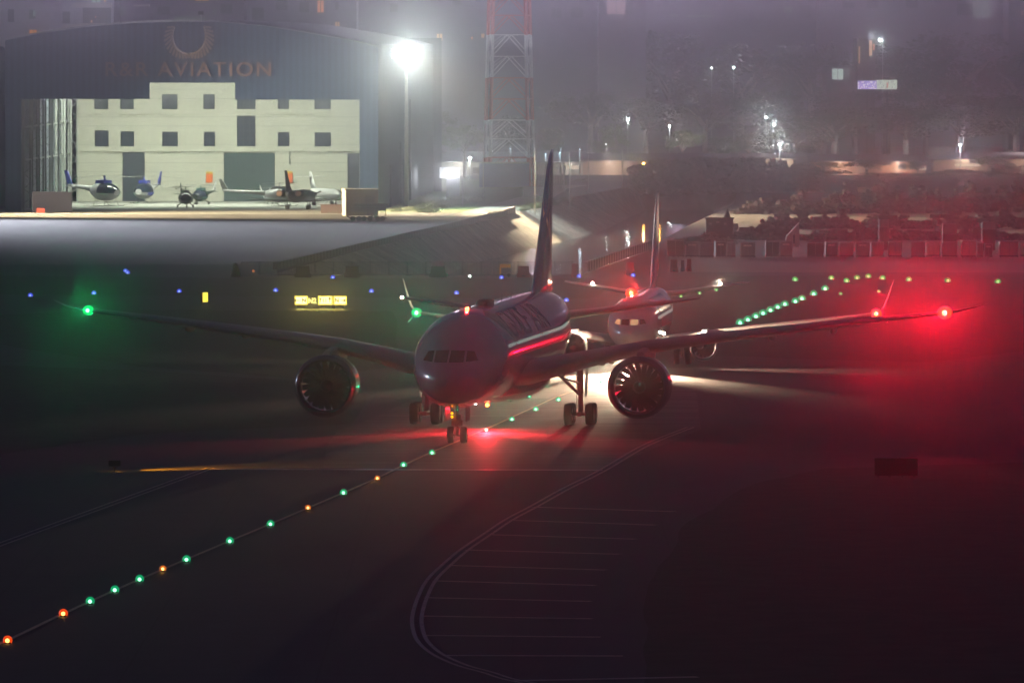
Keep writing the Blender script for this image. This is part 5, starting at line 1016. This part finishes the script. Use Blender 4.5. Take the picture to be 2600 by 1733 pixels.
lamp('SPOT','sign_spill',(.2,-.3,.7),(1,.75,.08),900,s2,Vector((.35,-1,-.16)),60,1,.1)
# near sign on a post with its orange light falling on the grass behind
sb=G(291,1196); s3=thing('post_sign','small dark sign board on a post with orange light spilling on the grass behind','sign',(sb.x,sb.y,0)); q=MB(); q.box(-.34,.34,-.05,.05,.30,.62); q.build('board',blk,s3); q=MB(); q.tube((0,0,0),(0,0,.3),.035); q.tube((-.12,0,.28),(0,0,.14),.02); q.tube((.12,0,.28),(0,0,.14),.02); q.build('post',darkm,s3)
q=MB(); q.box(-.31,.31,.055,.07,.33,.59); q.build('lit_face',emis('orange_sign_face',(1,.45,.05),6),s3)
lamp('SPOT','sign_beam',(.05,.15,.95),(1,.38,.01),15000,s3,Vector((1,.70,-.20)),46,.9,.08); lamp('POINT','sign_spill',(.1,.3,.4),(1,.42,.02),14,s3,r=.05)
sb=G(2275,1212); s4=thing('dark_sign_board','wide unlit dark sign board standing in the right foreground grass','sign',(sb.x,sb.y,0)); q=MB(); q.box(-1.2,1.2,-.12,.12,.12,1.1); q.build('board',mat('unlit_board',(.012,.012,.016),.5),s4); q=MB(); [q.box(x-.04,x+.04,-.05,.05,0,.12) for x in(-1,-.35,.35,1)]; q.build('leg',darkm,s4)
# ================================================================ TAXIWAY LIGHTS
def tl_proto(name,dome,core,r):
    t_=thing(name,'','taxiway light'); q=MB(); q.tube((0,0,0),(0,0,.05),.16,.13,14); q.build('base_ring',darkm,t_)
    q=MB(); q.sphere((0,.10,.13),r*2.3,14,8); dm=q.build('halo_dome',dome,t_)  # emissive dome imitates the halo of glow around the lens
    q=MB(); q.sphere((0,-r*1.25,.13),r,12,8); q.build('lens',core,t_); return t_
PRO={}
gdome=emis('green_halo',(0,1,.36),.42); bdome=emis('blue_halo',(.05,.08,1),1.0); odome=emis('orange_halo',(1,.20,.01),.7); rdome=emis('red_halo',(1,.07,.005),1.0); fdome=emis('pale_green_halo',(.02,1,.12),.5); wdome=emis('white_halo',(.6,.8,.6),.5); gcore=emis('green_light_core',(.35,1,.60),3); bcore=emis('blue_light_core',(.30,.42,1),2.2); ocore=emis('orange_light_core',(1,.60,.18),4); rcore=emis('red_light_core',(1,.50,.10),5); gfar=emis('pale_green_core',(.45,1,.40),1.6); wcore=emis('white_light_core',(.9,1,.85),20)
def tlight(kind,px,py,label,group,r,e,hal=0,z=0,core=None,col=None):
    key=(kind,r)
    if key in PRO: t_=copy_tree(PRO[key])
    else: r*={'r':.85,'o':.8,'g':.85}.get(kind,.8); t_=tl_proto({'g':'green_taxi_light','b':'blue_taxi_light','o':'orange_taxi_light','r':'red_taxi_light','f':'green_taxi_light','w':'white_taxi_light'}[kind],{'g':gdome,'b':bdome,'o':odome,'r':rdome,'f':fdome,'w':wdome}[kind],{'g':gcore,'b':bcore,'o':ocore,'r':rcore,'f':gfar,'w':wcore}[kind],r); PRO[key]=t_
    c_={'g':(.0,1,.38),'b':(.05,.08,1),'o':(1,.30,.02),'r':(1,.10,.0),'f':(.02,1,.15),'w':(.9,1,.85)}[kind]
    q_=G(px,py,.1); t_.location=(q_.x,q_.y,0); t_['label']=label; t_['group']=group; t_['category']={'g':'green taxiway light','b':'blue taxiway light','o':'orange taxiway light','r':'red taxiway light','f':'green taxiway light','w':'white taxiway light'}[kind]
    if e: lamp('POINT','taxi_glow',(0,-.12,.12),c_,e*.6,t_,r=.03)
    if hal: lamp('SPOT','taxi_beam',(0,-.12,.16),c_,hal*.9,t_,Vector((0,-1,.06)),46,1,.03)
    return t_
ordn=['first','second','third','fourth','fifth','sixth','seventh','eighth','ninth','tenth','eleventh','twelfth','thirteenth','fourteenth']
zf=lambda x,y:(x/2.353,1100+y/2.353)
gl=[zf(538,1005),zf(686,937),zf(834,873),zf(1114,755),zf(1373,645),zf(1616,543),zf(2052,356),(1024.5,1180.7),(1097,1150)]
for i,(x,y) in enumerate(gl): tlight('g',x,y,ordn[i]+' green centreline light counted up from the bottom left','foreground centreline lights',.10,26,[240,200,420,400,560,700,800,420,420][i])
for (x,y),k,lab,e in((zf(45,1239),'r','big orange red light at the lower left corner',900),(zf(378,1078),'r','second big orange red light on the foreground line',1000),(zf(973,811),'o','small orange red light between green ones on the foreground line',120),(zf(1840,446),'o','small red light between two green ones higher on the line',90),(zf(2254,270),'o','bright orange light just below the crossing line',650)):
    tlight(k,x,y,lab,'foreground centreline lights',.10 if k=='r' else .085,22,e)
z3=lambda x,y:(x/3.136+1000,y/3.136+650)
for i,(x,y) in enumerate([z3(940,1302),z3(1130,1221),z3(1311,1145),z3(924,1146),z3(800,1142),z3(863,1115),z3(1078,1115),z3(1217,1008),(1526,969)]):
    tlight('g',x,y,['brightest green light on the bridge deck behind the nose wheel','green light on the bridge deck left of the right main gear','green light close beside the right main gear','green light under the belly right of the nose','green light touching the lower edge of the nose','small green light above the one touching the nose','green light under the middle of the belly','small green light between belly and right main gear','pale light on the bright deck beside the right engine'][i],'bridge deck lights',.10 if i<3 else .07,20,[700,560,300,160,260,90,140,60,200][i])
tlight('w',*z3(737,1386),'white light on the deck just right of the nose wheel','bridge deck lights',.07,2,60)
BL=[(77,750.5,'blue light at the far left edge'),(238,745,'blue light right above the green wingtip lamp'),(318.5,688,'left one of two touching blue lights'),(324,692.5,'right one of two touching blue lights'),(455,740,'blue light left of the narrow yellow sign'),(700,738,'blue light left of the long yellow sign'),(845,705,'blue light above the long yellow sign'),(943,740,'blue light right of the long yellow sign'),(1159,744.5,'blue light above the crown of the big jet'),(1273.5,705.5,'blue light beneath the yellow cart'),(1438,763,'blue light touching the rear fuselage of the big jet'),(1470,702.5,'blue light at the right end of the fence'),(1607.5,700,'blue light left of the white tail fin')]
for x,y,lab in BL: tlight('b',x,y,lab,'blue edge lights',.13,28,420)
tlight('w',1193,702,'white light at the foot of the fence','bridge deck lights',.13,20,120)
z5=lambda x,y:(x/2.941+1800,y/2.941+650)
for i,(x,y) in enumerate([z5(*p) for p in [(232,501),(290,478),(350,453),(404,430),(459,407),(513,384),(567,362),(645,341),(694,320),(781,285),(867,246)]]):
    tlight('g',x,y,ordn[i]+' green light from the wing in the climbing row beyond it','far climbing row of green lights',.19,40,[260,260,480,170,240,330,400,480,100,620,700][i])
for i,(x,y) in enumerate([z5(*p) for p in [(644,178),(914,167),(1029,188),(1106,165),(1190,154),(1296,167),(1493,179),(1783,187),(2157,195)]]):
    tlight('f',x,y,ordn[i]+' pale green light from the left in the far curved row','far curved row of green lights',.17,6,60)
for i,((x,y),lab) in enumerate(((z5(984,284),'pale light below the far curved row on the left'),(z5(1268,267),'pale light left of the winglet in the red glow'),((1776,745),'small green light beyond the big tailplane tip'),((1819,737),'second small green light beyond the big tailplane tip'),((1729,753),'small green light nearest the big tailplane tip'))):
    tlight('f',x,y,lab,'far scattered green lights',.10,8,60)
# ================================================================ HAZE
hz=MB(); hz.box(-620,620,-60,2350,-6.0,82); ho=hz.build('haze',None)
m=bpy.data.materials.new('haze_air'); m.use_nodes=True; nt=m.node_tree; nt.nodes.remove(nt.nodes['Principled BSDF'])
v=nt.nodes.new('ShaderNodeVolumePrincipled'); v.inputs['Color'].default_value=(.92,.92,.94,1); v.inputs['Density'].default_value=HAZE_D; v.inputs['Anisotropy'].default_value=HAZE_G
nt.links.new(v.outputs[0],nt.nodes['Material Output'].inputs['Volume']); ho.data.materials.append(m); tag(ho,kind='stuff')
